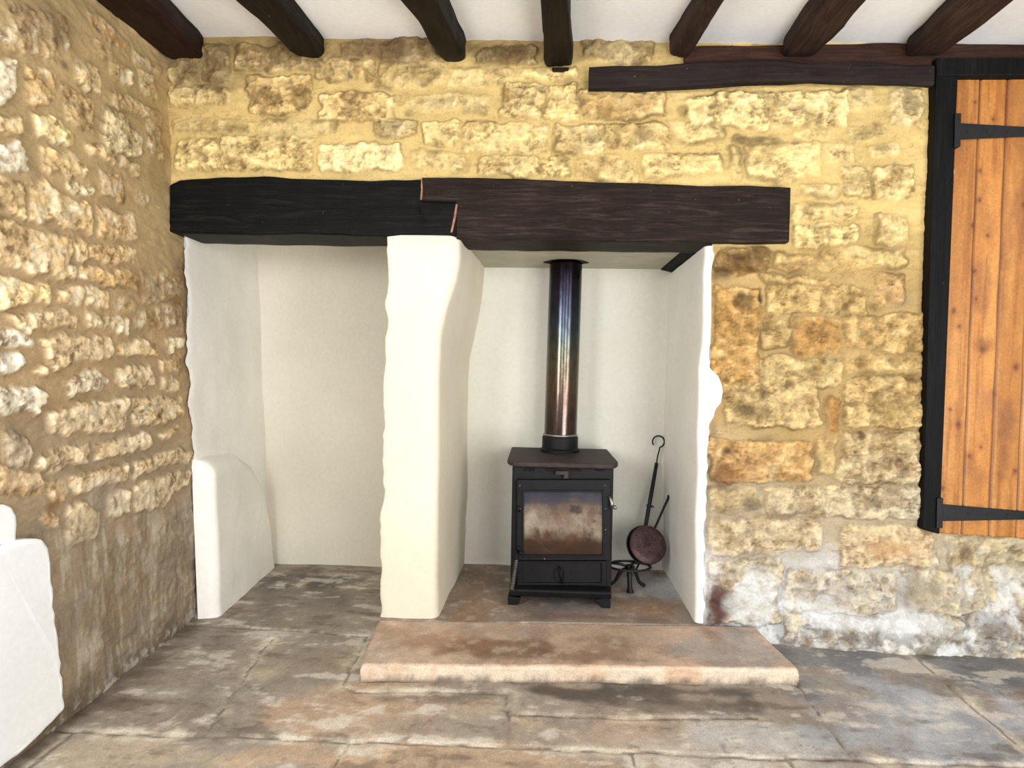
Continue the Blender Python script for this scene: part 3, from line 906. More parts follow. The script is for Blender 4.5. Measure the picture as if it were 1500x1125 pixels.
def slab(name, quad, z0, z1, base, blist, label, seed, r=0.006, cat='hearth slab', lip=None):
    """quad: BL, BR, FR, FL in plan (metres); top grid and sides in one mesh"""
    BLc, BRc, FRc, FLc = [Vector((p[0], p[1], 0)) for p in quad]
    nu, nv = int((FRc - FLc).length / 0.007), int((BLc - FLc).length / 0.007)
    uu, vv = np.meshgrid(np.linspace(0, 1, nu), np.linspace(0, 1, nv))
    X = (np.array(FLc)[None, None] * (1 - uu)[..., None] + np.array(FRc) * uu[..., None]) * (1 - vv)[..., None] + \
        (np.array(BLc)[None, None] * (1 - uu)[..., None] + np.array(BRc) * uu[..., None]) * vv[..., None]
    P = X.copy()
    P[..., 2] = z1 + fbm(X[..., 0], X[..., 1], 0.2, 4, seed) * 0.003
    # skirt: two more rows in front, columns at both sides
    def skirt(P, axis, first):
        P = np.moveaxis(P, axis, 0)
        e = P[0] if first else P[-1]
        inner = P[1] if first else P[-2]
        out = (e - inner)
        out[..., 2] = 0
        out = out / (np.linalg.norm(out, axis=-1, keepdims=True) + 1e-9)
        rows = []
        for k, (o_, d_) in enumerate([(0.003, 0.003), (0.005, 0.008), (0.006, 0.016), (0.005, 0.026), (0.006, (z1 - z0) * .75), (0.004, z1 - z0)]):
            rw = e + out * o_
            rw = rw + out * (fbm(e[..., 0], e[..., 1] + 0.3 * k, 0.04, 3, seed + 3 + axis)[..., None] * 0.003)
            rw[..., 2] = e[..., 2] - d_
            rows.append(rw)
        P = np.concatenate([np.stack(rows[::-1]), P], 0) if first else np.concatenate([P, np.stack(rows)], 0)
        return np.moveaxis(P, 0, axis)
    nrow = 6
    P = skirt(P, 0, True)
    P = skirt(P, 1, True)
    P = skirt(P, 1, False)
    Ux, Vy = P[..., 0], P[..., 1]
    C = np.ones(Ux.shape + (3,)) * srgb(base)
    def uv(px, py):
        p = Z(px, py, z1)
        return p.x, p.y
    C = blobs(Ux, Vy, C, blist, uv, seed + 5)
    n1 = fbm(Ux, Vy, 0.15, 5, seed + 6, .6)
    n2 = fbm(Ux, Vy + P[..., 2], 0.04, 5, seed + 7, .6)
    C = C * (1 + 0.16 * n1[..., None] + 0.12 * n2[..., None])
    C = mix(C, srgb((206, 190, 170)), sstep(0.35, 0.8, n2 - .3 * n1) * 0.35)
    if lip:
        side = sstep(z1 - 0.002, z1 - 0.008, P[..., 2])
        C = mix(C, srgb(lip), side * 0.85)
        C = mix(C, srgb((190, 150, 116)), side * sstep(0.1, 0.7, n1) * 0.6)
        C = mix(C, srgb((92, 82, 72)), sstep(z0 + 0.02, z0 + 0.004, P[..., 2] + n2 * .01) * 0.8)
    o = grid_mesh(name, P, M['flag'], np.clip(C, 0.01, 0.9))
    return tag(o, label, cat, 'hearth slabs', 'thing')


hz_ = HZ
FL, FR = Z(531, 972, hz_), Z(1166, 977, hz_)
BL_, BR_ = Z(556, 910, hz_), Z(1104, 919, hz_)
slab('hearth_slab', [BL_, BR_, FR, FL], 0.0, hz_, (194, 168, 146),
     [(640, 940, 90, 24, (150, 116, 90), .8), (760, 955, 120, 16, (136, 104, 80), .7), (900, 950, 120, 26, (146, 118, 98), .7), (1060, 945, 90, 30, (162, 156, 152), .8),
      (560, 955, 26, 26, (186, 166, 150), .7), (720, 925, 60, 10, (186, 166, 148), .6), (1040, 930, 20, 20, (150, 110, 80), .5), (960, 935, 60, 14, (176, 158, 144), .5),
      (600, 925, 60, 16, (166, 138, 112), .5), (830, 962, 200, 6, (120, 92, 72), .35)],
     'long sandstone slab at the front edge of the hearth', 401, lip=(216, 200, 178))
IL, IR = Z(556, 912, hz_), Z(1035, 918, hz_)
slab('hearth_slab', [(IL.x + 0.02, 0.63), (IR.x - 0.02, 0.63), (IR.x, BR_.y + 0.010), (IL.x, BL_.y + 0.010)], 0.0, hz_, (148, 132, 118),
     [(700, 870, 50, 40, (150, 122, 100), .7), (830, 895, 60, 14, (132, 126, 124), .7), (960, 860, 50, 26, (184, 184, 186), .85), (960, 890, 60, 14, (160, 126, 98), .7),
      (690, 900, 60, 14, (140, 112, 90), .6), (740, 850, 20, 30, (104, 92, 80), .6), (820, 870, 60, 14, (116, 116, 120), .6), (880, 905, 90, 5, (128, 98, 76), .6)],
     'sandstone slab beneath the black stove inside the alcove', 431)

# ------------------------------------------------------------------ plastered masonry of the fireplace


def interp(tab, y):
    ys = [t_[0] for t_ in tab]
    xs = [t_[1] for t_ in tab]
    return float(np.interp(y, ys, xs))


YN, YA = 0.715, 0.625           # back of the left niche, back of the stove alcove
ZS = 1.62                       # hidden top of the openings behind the lintel

# pier: rows from bottom to top; outline read at the front face
YPF = -0.035
rows = []
NZP = 150
ztop = Y(620, 344, YPF).z
for k in range(NZP):
    z = HZ + (ztop - HZ) * k / (NZP - 1)
    py = 908 + (344 - 908) * k / (NZP - 1)
    jag = 2.6 * (float(vnoise(np.array([py / 28.0]), np.array([3.0]), 3)[0]) - .5) * 2 + 2.0 * (float(vnoise(np.array([py / 9.0]), np.array([3.0]), 4)[0]) - .5)
    xl_ = Y(interp([(344, 566), (365, 563), (395, 566), (430, 566), (520, 563), (600, 561), (700, 560), (780, 557), (840, 559), (908, 557)], py) + jag, py, YPF).x
    xr_ = Y(interp([(344, 674), (375, 674), (410, 668), (450, 655), (490, 647), (550, 644), (650, 642), (800, 641), (908, 640)], py), py, YPF).x
    pb = interp([(344, 706), (395, 704), (430, 700), (480, 693), (520, 688), (600, 685), (700, 686), (780, 688), (908, 685)], py)
    xb = (Y(pb, 600, YA)).x
    rc = 0.035
    row = [(xl_ + 0.02, YN + .03)]
    for tt in np.linspace(0, 1, 12):
        row.append((xl_ + 0.02 * (1 - tt) + 0.004, YN * (1 - tt) + (YPF + 0.02) * tt))
    for an in np.linspace(180, 270, 6)[1:]:
        row.append((xl_ + 0.010 + 0.010 * math.cos(math.radians(an)), YPF + 0.010 + 0.010 * math.sin(math.radians(an))))
    for tt in np.linspace(0, 1, 14)[1:-1]:
        row.append((xl_ * (1 - tt) + (xr_ - rc) * tt, YPF - 0.004 * math.sin(math.pi * tt)))
    for an in np.linspace(270, 360, 9):
        row.append((xr_ - rc + rc * math.cos(math.radians(an)), YPF + rc + rc * math.sin(math.radians(an))))
    for tt in np.linspace(0, 1, 16)[1:]:
        row.append((xr_ * (1 - tt) + xb * tt, (YPF + rc) * (1 - tt) + (YA + .03) * tt))
    rows.append([(x, y, z) for x, y in row])
P = np.array(rows)
# soft rounded crown where the plaster laps onto the beam
P[..., 0] += fbm(P[..., 1] + P[..., 0], P[..., 2], 0.25, 3, 501) * 0.004
ft = sstep(0.0, 0.05, ztop - P[..., 2])
front = P[..., 1] < 0.0
P[..., 1] = np.where(front, P[..., 1] + (1 - ft) * 0.010, P[..., 1])
# close the top
capr = P[-1].copy()
capr[:, 1] = np.maximum(capr[:, 1], 0.0)
P = np.concatenate([P, capr[None]], 0)
struct(grid_mesh('wall_pier', P, M['cream'], None, flip=False), 'cream plastered pier between niche and stove alcove')

# right jamb of the stove alcove with its ragged plaster edge
rows = []
YJF = -0.036
for k in range(NZP + 40):
    kk = k / (NZP + 39)
    py = 914 + (360 - 914) * kk
    xc = Y(interp([(360, 1032), (500, 1029), (540, 1024), (700, 1021), (914, 1019)], py), py, YJF).x
    jag = 2.2 * (float(vnoise(np.array([py / 12.0]), np.array([7.0]), 3)[0]) - .5) * 2
    xo = interp([(360, 1040), (372, 1045), (400, 1041), (430, 1038), (522, 1036), (538, 1041), (552, 1052), (575, 1057), (595, 1052), (618, 1041), (640, 1036), (700, 1035), (800, 1032), (914, 1031)], py)
    pe = Y(xo + jag, py, YJF)
    z = max(pe.z, HZ + 0.001)
    xb = Y(975 + 0.5 * math.sin(py / 60), 600, YA).x
    rc = 0.022
    row = []
    for tt in np.linspace(0, 1, 16)[:-1]:
        row.append((xb * (1 - tt) + xc * tt, (YA + .03) * (1 - tt) + (YJF + rc) * tt))
    for an in np.linspace(180, 270, 8):
        row.append((xc + rc + rc * math.cos(math.radians(an)), YJF + rc + rc * math.sin(math.radians(an))))
    xo_ = max(pe.x, xc + rc + 0.004)
    for tt in np.linspace(0, 1, 6)[1:]:
        row.append(((xc + rc) * (1 - tt) + xo_ * tt, YJF))
    row.append((xo_ + 0.003, YJF + 0.006))
    row.append((xo_ + 0.002, 0.03))
    rows.append([(x, y, z) for x, y in row])
P = np.array(rows)
P[..., 0] += fbm(P[..., 1], P[..., 2], 0.22, 3, 511) * 0.004
P[..., 1] += fbm(P[..., 0], P[..., 2], 0.06, 3, 513) * 0.003
struct(grid_mesh('wall_jamb', P, M['jamb'], None, flip=False), 'white plastered jamb with ragged edge right of the stove')


def plane_grid(name, fn, u0, u1, v0, v1, mat, step=0.03, flip=False, label=None):
    u = np.linspace(u0, u1, max(2, int((u1 - u0) / step)))
    v = np.linspace(v0, v1, max(2, int((v1 - v0) / step)))
    A, B = np.meshgrid(u, v)
    return struct(grid_mesh(name, fn(A, B), mat, flip=flip), label)


pxl = Y(600, 600, 0).x
plane_grid('wall_niche_back', lambda a, b: np.stack([a, YN + fbm(a, b, 0.4, 3, 521) * 0.006, b], -1), -1.55, pxl, -0.01, ZS + .1, M['niche'],
           label='beige plastered back of the empty left niche')
plane_grid('wall_alcove_back', lambda a, b: np.stack([a, YA + fbm(a, b, 0.4, 3, 523) * 0.004, b], -1), Y(640, 600, YA).x, Y(985, 600, YA).x + .02, 0.02, ZS + .1, M['alcove'],
           label='cream plastered back of the stove alcove')


def niche_side(a, b):
    j = fbm(b, b * 0 + 1.0, 0.05, 4, 531) * 0.010
    e = sstep(0.09, 0.03, a)
    y = a - e * (0.004 + 1.6 * j + 0.03 * np.exp(-((b - L(275, 590).z) / 0.05) ** 2) + 0.02 * np.exp(-((b - L(275, 530).z) / 0.03) ** 2))
    x = LA + LB * b + LC * y + 0.020 - 0.004 * sstep(0.055, 0.03, a) + fbm(a, b, 0.3, 3, 533) * 0.004
    return np.stack([x, y, b], -1)


plane_grid('wall_niche_side', niche_side, 0.034, YN + .02, -0.01, ZS + .1, M['ledge'], 0.012, label='plastered left side of the niche')  # paler plaster than the back: light from the right put into its colour

# white flakes of plaster caught along the edge of the niche
# rounded plaster ledge at the foot of the niche's left side
u = np.linspace(0.020, YN - 0.005, 110)
v = np.linspace(0.0, 0.72, 110)
A, B = np.meshgrid(u, v)
lt = [l_uv(288, 668), l_uv(345, 664), l_uv(372, 683), l_uv(385, 730), l_uv(399, 826)]
prof_y = [-0.1] + [p[0] for p in lt[:1]] + [L(345, 664, .05).y, L(366, 678, .05).y, L(380, 705, .05).y, L(388, 745, .05).y, L(398, 826, .05).y]
zt = L(288, 672, .03).z
prof_z = [zt, zt, L(345, 664, .05).z, L(366, 678, .05).z, L(380, 705, .05).z, L(388, 745, .05).z, 0.0]
topz = np.interp(A, prof_y, prof_z)
inset = topz - B
pr = 0.075 * np.clip(1 - (1 - np.clip(inset / 0.075, 0, 1)) ** 2, 0, 1) ** 0.5
pr = pr * np.clip(1 - (1 - np.clip((A - 0.02) / 0.045, 0, 1)) ** 2, 0, 1) ** 0.5
pr = pr * (1.0 - 0.25 * np.clip(A / YN, 0, 1))
X = LA + LB * B + LC * A + 0.012 + pr + fbm(A, B, 0.2, 3, 541) * 0.003 * (pr > 0.01)
keep = (inset[:-1, :-1] > -0.02) | (inset[1:, 1:] > -0.02)
led = grid_mesh('plaster_ledge', np.stack([X, A, B], -1), M['ledge'], None, keep)
tag(led, 'low rounded white plaster ledge on the floor in the left niche', 'ledge', None, 'thing')

# plaster under the window at the far left of the picture
def plaster_patch(name, px_poly, off, mat, label, seed):
    pts = []
    n = len(px_poly)
    for i in range(n):
        a, b = L(*px_poly[i], off), L(*px_poly[(i + 1) % n], off)
        k = max(1, int((b - a).length / 0.02))
        for j in range(k):
            p = a.lerp(b, j / k)
            jx = (float(vnoise(np.array([p.y * 40]), np.array([p.z * 40]), seed)[0]) - .5) * 0.010
            pts.append(p + Vector((0, jx, jx * .6)))
    bm = bmesh.new()
    fr = [bm.verts.new(p) for p in pts]
    bk = [bm.verts.new(p - Vector((off + 0.03, 0, 0))) for p in pts]
    bm.faces.new(fr)
    bm.faces.new(bk[::-1])
    for i in range(len(pts)):
        bm.faces.new((fr[i], bk[i], bk[(i + 1) % len(pts)], fr[(i + 1) % len(pts)]))
    o = bm_obj(name, bm, mat, None, False, 0.012, 3)
    return struct(o, label)


plaster_patch('wall_left_plaster', [(-160, 800), (0, 806), (35, 790), (66, 788), (74, 800), (78, 850), (84, 910), (92, 970), (97, 1040), (40, 1098), (-160, 1250)], 0.045, M['white'],
              'white plastered lower patch of the left wall', 21)
plaster_patch('wall_left_sill', [(-160, 738), (0, 739), (20, 742), (27, 754), (28, 796), (-160, 812)], 0.030, M['white'], 'bright white plaster under the window at far left', 22)

# ceiling, and the closed top of the openings behind the lintel
ZC = Y(400, 55).z
ZSL = (Y(1450, 69).z - ZC) / (Y(1450, 69).x - Y(400, 55).x)
ZX0 = Y(400, 55).x
plane_grid('ceiling', lambda a, b: np.stack([a, b, ZC + ZSL * (a - ZX0) + fbm(a, b, 0.5, 3, 551) * 0.005], -1), -1.9, 2.5, -2.7, 0.12, M['ceiling'], 0.04, flip=True, label='off-white plastered ceiling between beams')
bm = bmesh.new()
add_box(bm, ((-1.55 + pxl) / 2, 0.42, ZS), (abs(-1.55 - pxl), 0.7, 0.05))
struct(bm_obj('ceiling_niche', bm, M['niche']))

# register plate that closes the chimney above the stove
ZP = Y(830, 393, YA).z
bm = bmesh.new()
xa, xb = Y(690, 393, YA).x, Y(977, 393, YA).x
bmesh.ops.create_grid(bm, x_segments=1, y_segments=1, size=0.5, matrix=Matrix.Translation(((xa + xb) / 2, (0.173 + YA) / 2, ZP)) @ Matrix.Diagonal((xb - xa - 0.01, YA - 0.175, 1, 1)))
r = bmesh.ops.extrude_face_region(bm, geom=bm.faces[:])
bmesh.ops.translate(bm, vec=(0, 0, 0.02), verts=[v for v in r['geom'] if isinstance(v, bmesh.types.BMVert)])
rp = bm_obj('register_plate', bm, M['plate'])
tag(rp, 'flat grey metal plate closing the chimney above the stove', 'plate', None, 'thing')
bm = bmesh.new()
add_prism(bm, [(xb - 0.03, ZP - 0.004), (xb + 0.04, ZP - 0.02), (xb + 0.045, ZP + 0.05), (xb - 0.03, ZP + 0.05)], 0.173, YA - 0.003)  # solid dark strip drawn in the gap beside the plate
struct(bm_obj('trim_1', bm, M['soot'], None, False, 0.004), 'dark gap along the right edge of the register plate')

# ------------------------------------------------------------------ timbers
LYF, LYB = -0.030, 0.17


def xz(px, py, y):
    p = Y(px, py, y)
    return p.x, p.z


def lintel_secs(tab, yf=LYF, yb=LYB):
    out = []
    for px, pt, pb in tab:
        a, b = Y(px, pt, yf), Y(px, pb, yf)
        out.append(((a.x + b.x) / 2, yf, yb, b.z, a.z))
    return out


tag(timber('lintel_beam', lintel_secs([(248, 268, 340), (262, 262, 342), (385, 257, 344), (440, 261, 343), (540, 264, 345), (617, 262, 346), (617.3, 294, 346), (640, 295, 347), (668, 296, 348)]),
           M['black_oak'], 'x', 0.010, 0.0035, 31, step=0.02), 'black-painted oak lintel beam over the empty left niche', 'lintel', None, 'thing')
tag(timber('lintel_beam', lintel_secs([(618, 259, 294.0), (640, 259, 295), (669.0, 259, 296), (669.4, 259, 350), (760, 261, 352), (880, 266, 353), (1000, 271, 354), (1090, 272, 355), (1157, 274, 355)]),
           M['brown_oak'], 'x', 0.009, 0.003, 37, step=0.02), 'dark brown oak lintel beam over the stove alcove', 'lintel', None, 'thing')
HB = timber('header_beam', lintel_secs([(863, 97, 131), (900, 95, 131), (960, 96, 129), (1000, 92, 126), (1060, 88, 122), (1130, 86, 119), (1190, 92, 118), (1270, 88, 121), (1330, 94, 123), (1369, 94, 124)], -0.052, -0.0185),
            M['header_oak'], 'x', 0.010, 0.003, 41, step=0.02)
tag(HB, 'dark timber header set high in the wall beside the door frame', 'beam', None, 'thing')
WP = timber('wall_plate', lintel_secs([(1003, 68, 97), (1140, 65, 96), (1320, 64, 98), (1500, 63, 92), (1700, 62, 92)], -0.018, 0.03), M['plate_oak'], 'x', 0.006, 0.002, 43)
tag(WP, 'thin reddish-brown timber plate between beam ends and header', 'wall plate', None, 'thing')

LB_ = bpy.data.objects['lintel_beam']
M['filler'] = mat_plaster('joint_filler', (120, 84, 68), (168, 128, 104), 30)
for pts in ([(617, 263), (618.5, 263), (619.5, 280), (618, 293), (616, 293), (617, 278)], [(668, 299), (670.5, 300), (668, 318), (663, 340), (660, 341), (664, 322)]):
    bm = bmesh.new()
    add_prism(bm, [xz(px, py, LYF) for px, py in pts], LYF - 0.0045, LYF + 0.02)
    bm_obj('joint_filler', bm, M['filler'], LB_)['label'] = 'pale filler in the scarf joint'

# ceiling beams: wall end (left px, right px, bottom py), near end read at the top edge of the picture
YE = 0.015


def ceil_beam(pl, pr, pyb, fl, fr, mat, label, seed, r=0.022, amp=0.006, ye=0.015, ytop=ZC + 0.03):
    """pl, pr: lower corners at the wall; fl, fr: px where the lower-left / lower-right edges leave the picture (py=0)"""
    a, b = Y(pl, pyb, -0.01), Y(pr, pyb, -0.01)
    zb = (a.z + b.z) / 2
    fa, fb = Z(fl, 0, zb), Z(fr, 0, zb)

    def ex(p, q, y):
        return p.x + (q.x - p.x) * (y - p.y) / (q.y - p.y)
    secs = []
    for i, y in enumerate((ye, -0.05, -0.25, -0.45, -0.8, -1.4, -2.0, -2.7)):
        ka, kb = ex(a, fa, max(y, -0.45)), ex(b, fb, max(y, -0.45))
        lift = 0.010 if i == 0 else 0.0
        secs.append((y, ka + lift * .5, kb - lift * .5, zb + lift, ytop))
    o = timber('ceiling_beam', secs, mat, 'y', r, amp, seed)
    return tag(o, label, 'beam', 'ceiling beams', 'thing')


ceil_beam(245, 297, 90, 122, 206, M['beam_red'], 'reddish-black ceiling beam in the corner against the left stone wall', 51)
ceil_beam(432, 474, 84, 342, 402, M['beam_black'], 'black ceiling beam second from the left stone wall', 53)
ceil_beam(644, 685, 93, 580, 637, M['beam_black'], 'black knobbly ceiling beam above the joint in the lintel', 55, amp=0.008)
B4 = ceil_beam(798, 838, 97, 790, 832, M['beam_black'], 'narrow black ceiling beam above the stove pipe', 57, r=0.014)
bm = bmesh.new()
q = [xz(808, 100, -.02), xz(834, 100, -.02), xz(832, 104, -.02), xz(810, 104, -.02)]
add_prism(bm, q, -0.03, 0.02)
bm_obj('beam_tenon', bm, M['beam_black'], B4, False, 0.003)
ceil_beam(976, 1006, 91, 1033, 1064, M['beam_brown'], 'brown ceiling beam above the left end of the header', 59, ye=-0.021)
ceil_beam(1143, 1192, 89, 1208, 1272, M['beam_brown'], 'brown ceiling beam above the middle of the header', 61, r=0.014, ye=-0.021)
ceil_beam(1322, 1372, 90, 1414, 1490, M['beam_brown'], 'brown ceiling beam ending beside the top of the door frame', 63, r=0.014, ye=-0.021)
ceil_beam(1510, 1560, 90, 1640, 1710, M['beam_brown'], 'brown ceiling beam above the plank door', 65, r=0.014, ye=-0.021)

# ------------------------------------------------------------------ plank door in its black frame
YD = -0.012
DX = [(1402, 110), (1376, 782)]                   # hinge edge, top and bottom


def dlean(px_top_dx, py):                        # px of a line parallel with the hinge edge
    tt = (py - 110) / (782 - 110)
    return px_top_dx - 27 * tt


door = None
zt_, zb_ = Y(1404, 110, YD).z, Y(1380, 781, YD).z
nz = int((zt_ - zb_) / 0.005)
xe_t, xe_b = Y(1402, 110, YD).x, Y(1375, 782, YD).x
BW = (Y(1463, 450, YD).x - Y(1423, 450, YD).x)
first = Y(1438 - 1.5, 130, YD).x - xe_t
bounds = [0, first] + [first + BW * k for k in range(1, 7)]
DW = bounds[-1]
nx = int(DW / 0.004)
uu, vv = np.meshgrid(np.linspace(0, DW, nx), np.linspace(0, 1, nz))
Xd = uu + xe_b + (xe_t - xe_b) * vv
Zd = zb_ + (zt_ - zb_) * vv - 0.010 * uu / 0.3 * (1 - vv)
bi = np.searchsorted(np.array(bounds[1:-1]), uu, side='right')
gd = np.full(uu.shape, 1e9)
for b in bounds[1:-1]:
    gd = np.minimum(gd, np.abs(uu - b + 0.0008 * np.sin(vv * 30 + b * 99)))
rng = np.random.RandomState(5)
toff = rng.uniform(-1, 1, 10)
knots = [(1397, 455, 7), (1405, 478, 5), (1440, 512, 9), (1488, 538, 8), (1404, 622, 9), (1428, 397, 5), (1430, 438, 4), (1457, 577, 5), (1380, 715, 7), (1435, 293, 6),
         (1425, 330, 5), (1447, 345, 5), (1437, 655, 4), (1420, 668, 6), (1436, 250, 5), (1487, 690, 6), (1428, 150, 4), (1392, 600, 4), (1455, 175, 5), (1500, 300, 7)]
gx = uu.copy()
kd = np.zeros(uu.shape)
ring_ = np.zeros(uu.shape)
for kx, ky, kr in knots:
    p = Y(kx, ky, YD)
    rx = kr * 0.00115
    dx, dz = (Xd - p.x) / rx, (Zd - p.z) / (rx * 1.25)
    d2 = dx * dx + dz * dz
    gx += np.sign(dx) * rx * 1.6 * np.exp(-d2 / 6.0) * np.minimum(np.abs(dx), 1)
    kd = np.maximum(kd, np.exp(-d2 * 0.9))
    ring_ = np.maximum(ring_, np.exp(-d2 / 7.0))
# dark weathered areas
g1 = fbm((gx + bi * 0.37) * 1.0, Zd * 0.045 + bi * 1.9, 0.016, 4, 701, 0.6)
g2 = fbm((gx + bi * 0.77), Zd * 0.10 + bi * 3.1, 0.05, 3, 711)
big = fbm(Xd * 1.5 + bi, Zd * 0.6, 0.16, 4, 721)
C = np.ones(uu.shape + (3,)) * srgb((172, 114, 54))
C = C * (1 + 0.16 * toff[bi][..., None] * 0.7)
C = mix(C, srgb((198, 142, 76)), sstep(0.0, 0.8, g2) * 0.5)
C = mix(C, srgb((136, 80, 34)), sstep(0.05, 0.7, g1) * 0.60)
C = mix(C, srgb((128, 78, 44)), sstep(0.25, 0.9, big) * 0.50)
C = mix(C, srgb((140, 80, 36)), np.clip(ring_ * .45, 0, 1))
C = mix(C, srgb((72, 38, 18)), np.clip(kd, 0, 1) * 0.85)
C = blobs(Xd, Zd, C, [(1470, 660, 16, 50, (110, 66, 40), .6), (1443, 505, 22, 14, (104, 62, 34), .5), (1462, 300, 12, 80, (190, 120, 54), .4),
                      (1435, 610, 18, 40, (150, 96, 64), .5), (1440, 700, 14, 20, (140, 84, 46), .4)], lambda a, b: (Y(a, b, YD).x, Y(a, b, YD).z), 731)
C = mix(C, srgb((62, 32, 12)), sstep(0.0042, 0.0015, gd) * 0.85)
Pd = np.stack([Xd, YD + 0.007 * sstep(0.006, 0.001, gd) + 0.002 * (toff[bi] * .4), Zd], -1)
door = grid_mesh('door_1', Pd, M['pine'], np.clip(C, 0.01, 0.9))
struct(door, 'varnished knotty pine plank door with black strap hinges')
sd = door.modifiers.new('thick', 'SOLIDIFY')
sd.thickness = 0.025
sd.offset = -1

# frame: post, top rail, far post
bm = bmesh.new()
YF0 = -0.040
pl = [xz(1372, 86, YF0), xz(1405, 86, YF0), xz(1404, 110, YF0), xz(1377, 783, YF0), xz(1352, 776, YF0), xz(1362, 400, YF0)]
add_prism(bm, pl, YF0, 0.05)
fr = struct(bm_obj('trim_2', bm, M['frame_black'], None, False, 0.005), 'black painted upright of the door frame')
bm = bmesh.new()
pl = [xz(1372, 84, YF0 - .004), xz(1900, 82, YF0 - .004), xz(1900, 108, YF0 - .004), xz(1372, 111, YF0 - .004)]
add_prism(bm, pl, YF0 - .004, 0.05)
struct(bm_obj('trim_3', bm, M['frame_black'], None, False, 0.005), 'black painted head rail above the plank door')
bm = bmesh.new()
xr0 = xe_t + DW
add_prism(bm, [(xr0 - .005, zt_ + .01), (xr0 + 0.09, zt_ + .01), (xr0 + 0.02, zb_ - 0.03), (xr0 - 0.075, zb_ - .03)], YF0, 0.05)
struct(bm_obj('trim_4', bm, M['frame_black'], None, False, 0.005), 'black painted far upright of the door frame')


def strap(tabs, plate):
    """strap hinge: pointed band on the boards, small plate on the post, nail heads"""
    yb = YD - 0.004
    bm = bmesh.new()
    add_prism(bm, [xz(px, py, yb) for px, py in tabs], yb - 0.006, yb)
    h = bm_obj('strap_hinge', bm, M['hinge'], door, False, 0.0015)
    bm = bmesh.new()
    x0, y0, x1, y1 = plate
    add_prism(bm, [xz(px, py, YF0) for px, py in ((x0 + 1, y0), (x1, y0), (x1 - 1, y1), (x0, y1))], YF0 - 0.008, YF0 + 0.03)
    bm_obj('hinge_plate', bm, M['hinge'], h, False, 0.0015)
    for px in (1418, 1446, 1476):
        bm = bmesh.new()
        py = (tabs[0][1] + tabs[-1][1]) / 2 + (px - tabs[0][0]) * (tabs[1][1] - tabs[0][1] + tabs[-2][1] - tabs[-1][1]) / 2 / (tabs[1][0] - tabs[0][0])
        p = Y(px, py, yb - 0.006)
        bmesh.ops.create_uvsphere(bm, u_segments=10, v_segments=6, radius=0.004, matrix=Matrix.Translation(p) @ Matrix.Diagonal((1, .5, 1, 1)))
        bm_obj('nail_head', bm, M['hinge'], h, True)
    return h


strap([(1402, 181), (1560, 190), (1572, 194), (1560, 198), (1402, 205)], (1396, 167, 1406, 216))
strap([(1376, 738), (1540, 752), (1552, 756), (1540, 760), (1376, 763)], (1370, 729, 1380, 773))

# ------------------------------------------------------------------ stove
SY = 0.13                         # front of the stove body
def sx(cx, cy, y=SY):             # detail picture coordinates -> photograph point -> front plane
    return Y(680 + cx * 0.26667, 620 + cy * 0.26667, y)


S = empty('wood_stove', ((Y(823, 890, SY)).x, 0.32, HZ), 'black cast iron wood-burning stove standing on the hearth', 'stove')
xL, xR = sx(258, 600).x, sx(815, 600).x
zTop = sx(500, 240).z
zBot = sx(500, 955).z
SB = 0.57
bm = bmesh.new()
add_box(bm, ((xL + xR) / 2, (SY + SB) / 2 + 0.002, (zTop + zBot) / 2), (xR - xL, SB - SY - 0.004, zTop - zBot))
bm_obj('stove_body', bm, M['iron'], S, False, 0.006)


def front_poly(name, pts, proud, depth, mat, parent, bevel=0.003):
    bm = bmesh.new()
    add_prism(bm, [(sx(*p).x, sx(*p).z) for p in pts], SY - proud, SY - proud + depth)
    return bm_obj(name, bm, mat, parent, False, bevel)


def frame_obj(name, out, inn, proud, depth, mat, parent, bevel=0.003):
    """rectangular frame; out/inn = x0, y0, x1, y1 in detail coordinates"""
    bm = bmesh.new()
    o = [(out[0], out[1]), (out[2], out[1]), (out[2], out[3]), (out[0], out[3])]
    i = [(inn[0], inn[1]), (inn[2], inn[1]), (inn[2], inn[3]), (inn[0], inn[3])]
    R = []
    for pts in (o, i):
        for yy in (SY - proud, SY - proud + depth):
            R.append([bm.verts.new((sx(*p).x, yy, sx(*p).z)) for p in pts])
    of, ob, if_, ib = R
    for k in range(4):
        k2 = (k + 1) % 4
        bm.faces.new((of[k], of[k2], if_[k2], if_[k]))
        bm.faces.new((of[k], ob[k], ob[k2], of[k2]))
        bm.faces.new((if_[k], if_[k2], ib[k2], ib[k]))
        bm.faces.new((ob[k], ib[k], ib[k2], ob[k2]))
    return bm_obj(name, bm, mat, parent, False, bevel)


# top plate with rounded front corners
xc = (xL + xR) / 2
hw = 0.222
zpl = sx(500, 240, SY - .02).z
plan = []
for s, rng_ in ((-1, None),):
    pass
yf_, yb_ = SY - 0.024, SB + 0.012
plan = [(xc - hw, yb_), (xc - hw, yf_ + 0.085), (xc - hw + 0.004, yf_ + 0.055), (xc - hw + 0.014, yf_ + 0.024), (xc - hw + 0.028, yf_ + 0.006), (xc - hw + 0.045, yf_),
        (xc + hw - 0.045, yf_), (xc + hw - 0.028, yf_ + 0.006), (xc + hw - 0.014, yf_ + 0.024), (xc + hw - 0.004, yf_ + 0.055), (xc + hw, yf_ + 0.085), (xc + hw, yb_)]
bm = bmesh.new()
add_zprism(bm, plan, zTop, zTop + 0.020)
bm_obj('top_plate', bm, M['iron_top'], S, False, 0.006, 3)
ZST = zTop + 0.020

# air wash slots and control
for a, b in ((330, 385), (450, 505), (580, 645), (722, 770)):
    front_poly('air_slot', [(a, 248), (b, 248), (b, 264), (a, 262)], 0.001, 0.004, M['soot'], S, 0.0)
front_poly('air_control', [(500, 258), (572, 258), (572, 300), (545, 302), (545, 280), (500, 282)], 0.022, 0.022, M['iron_top'], S)

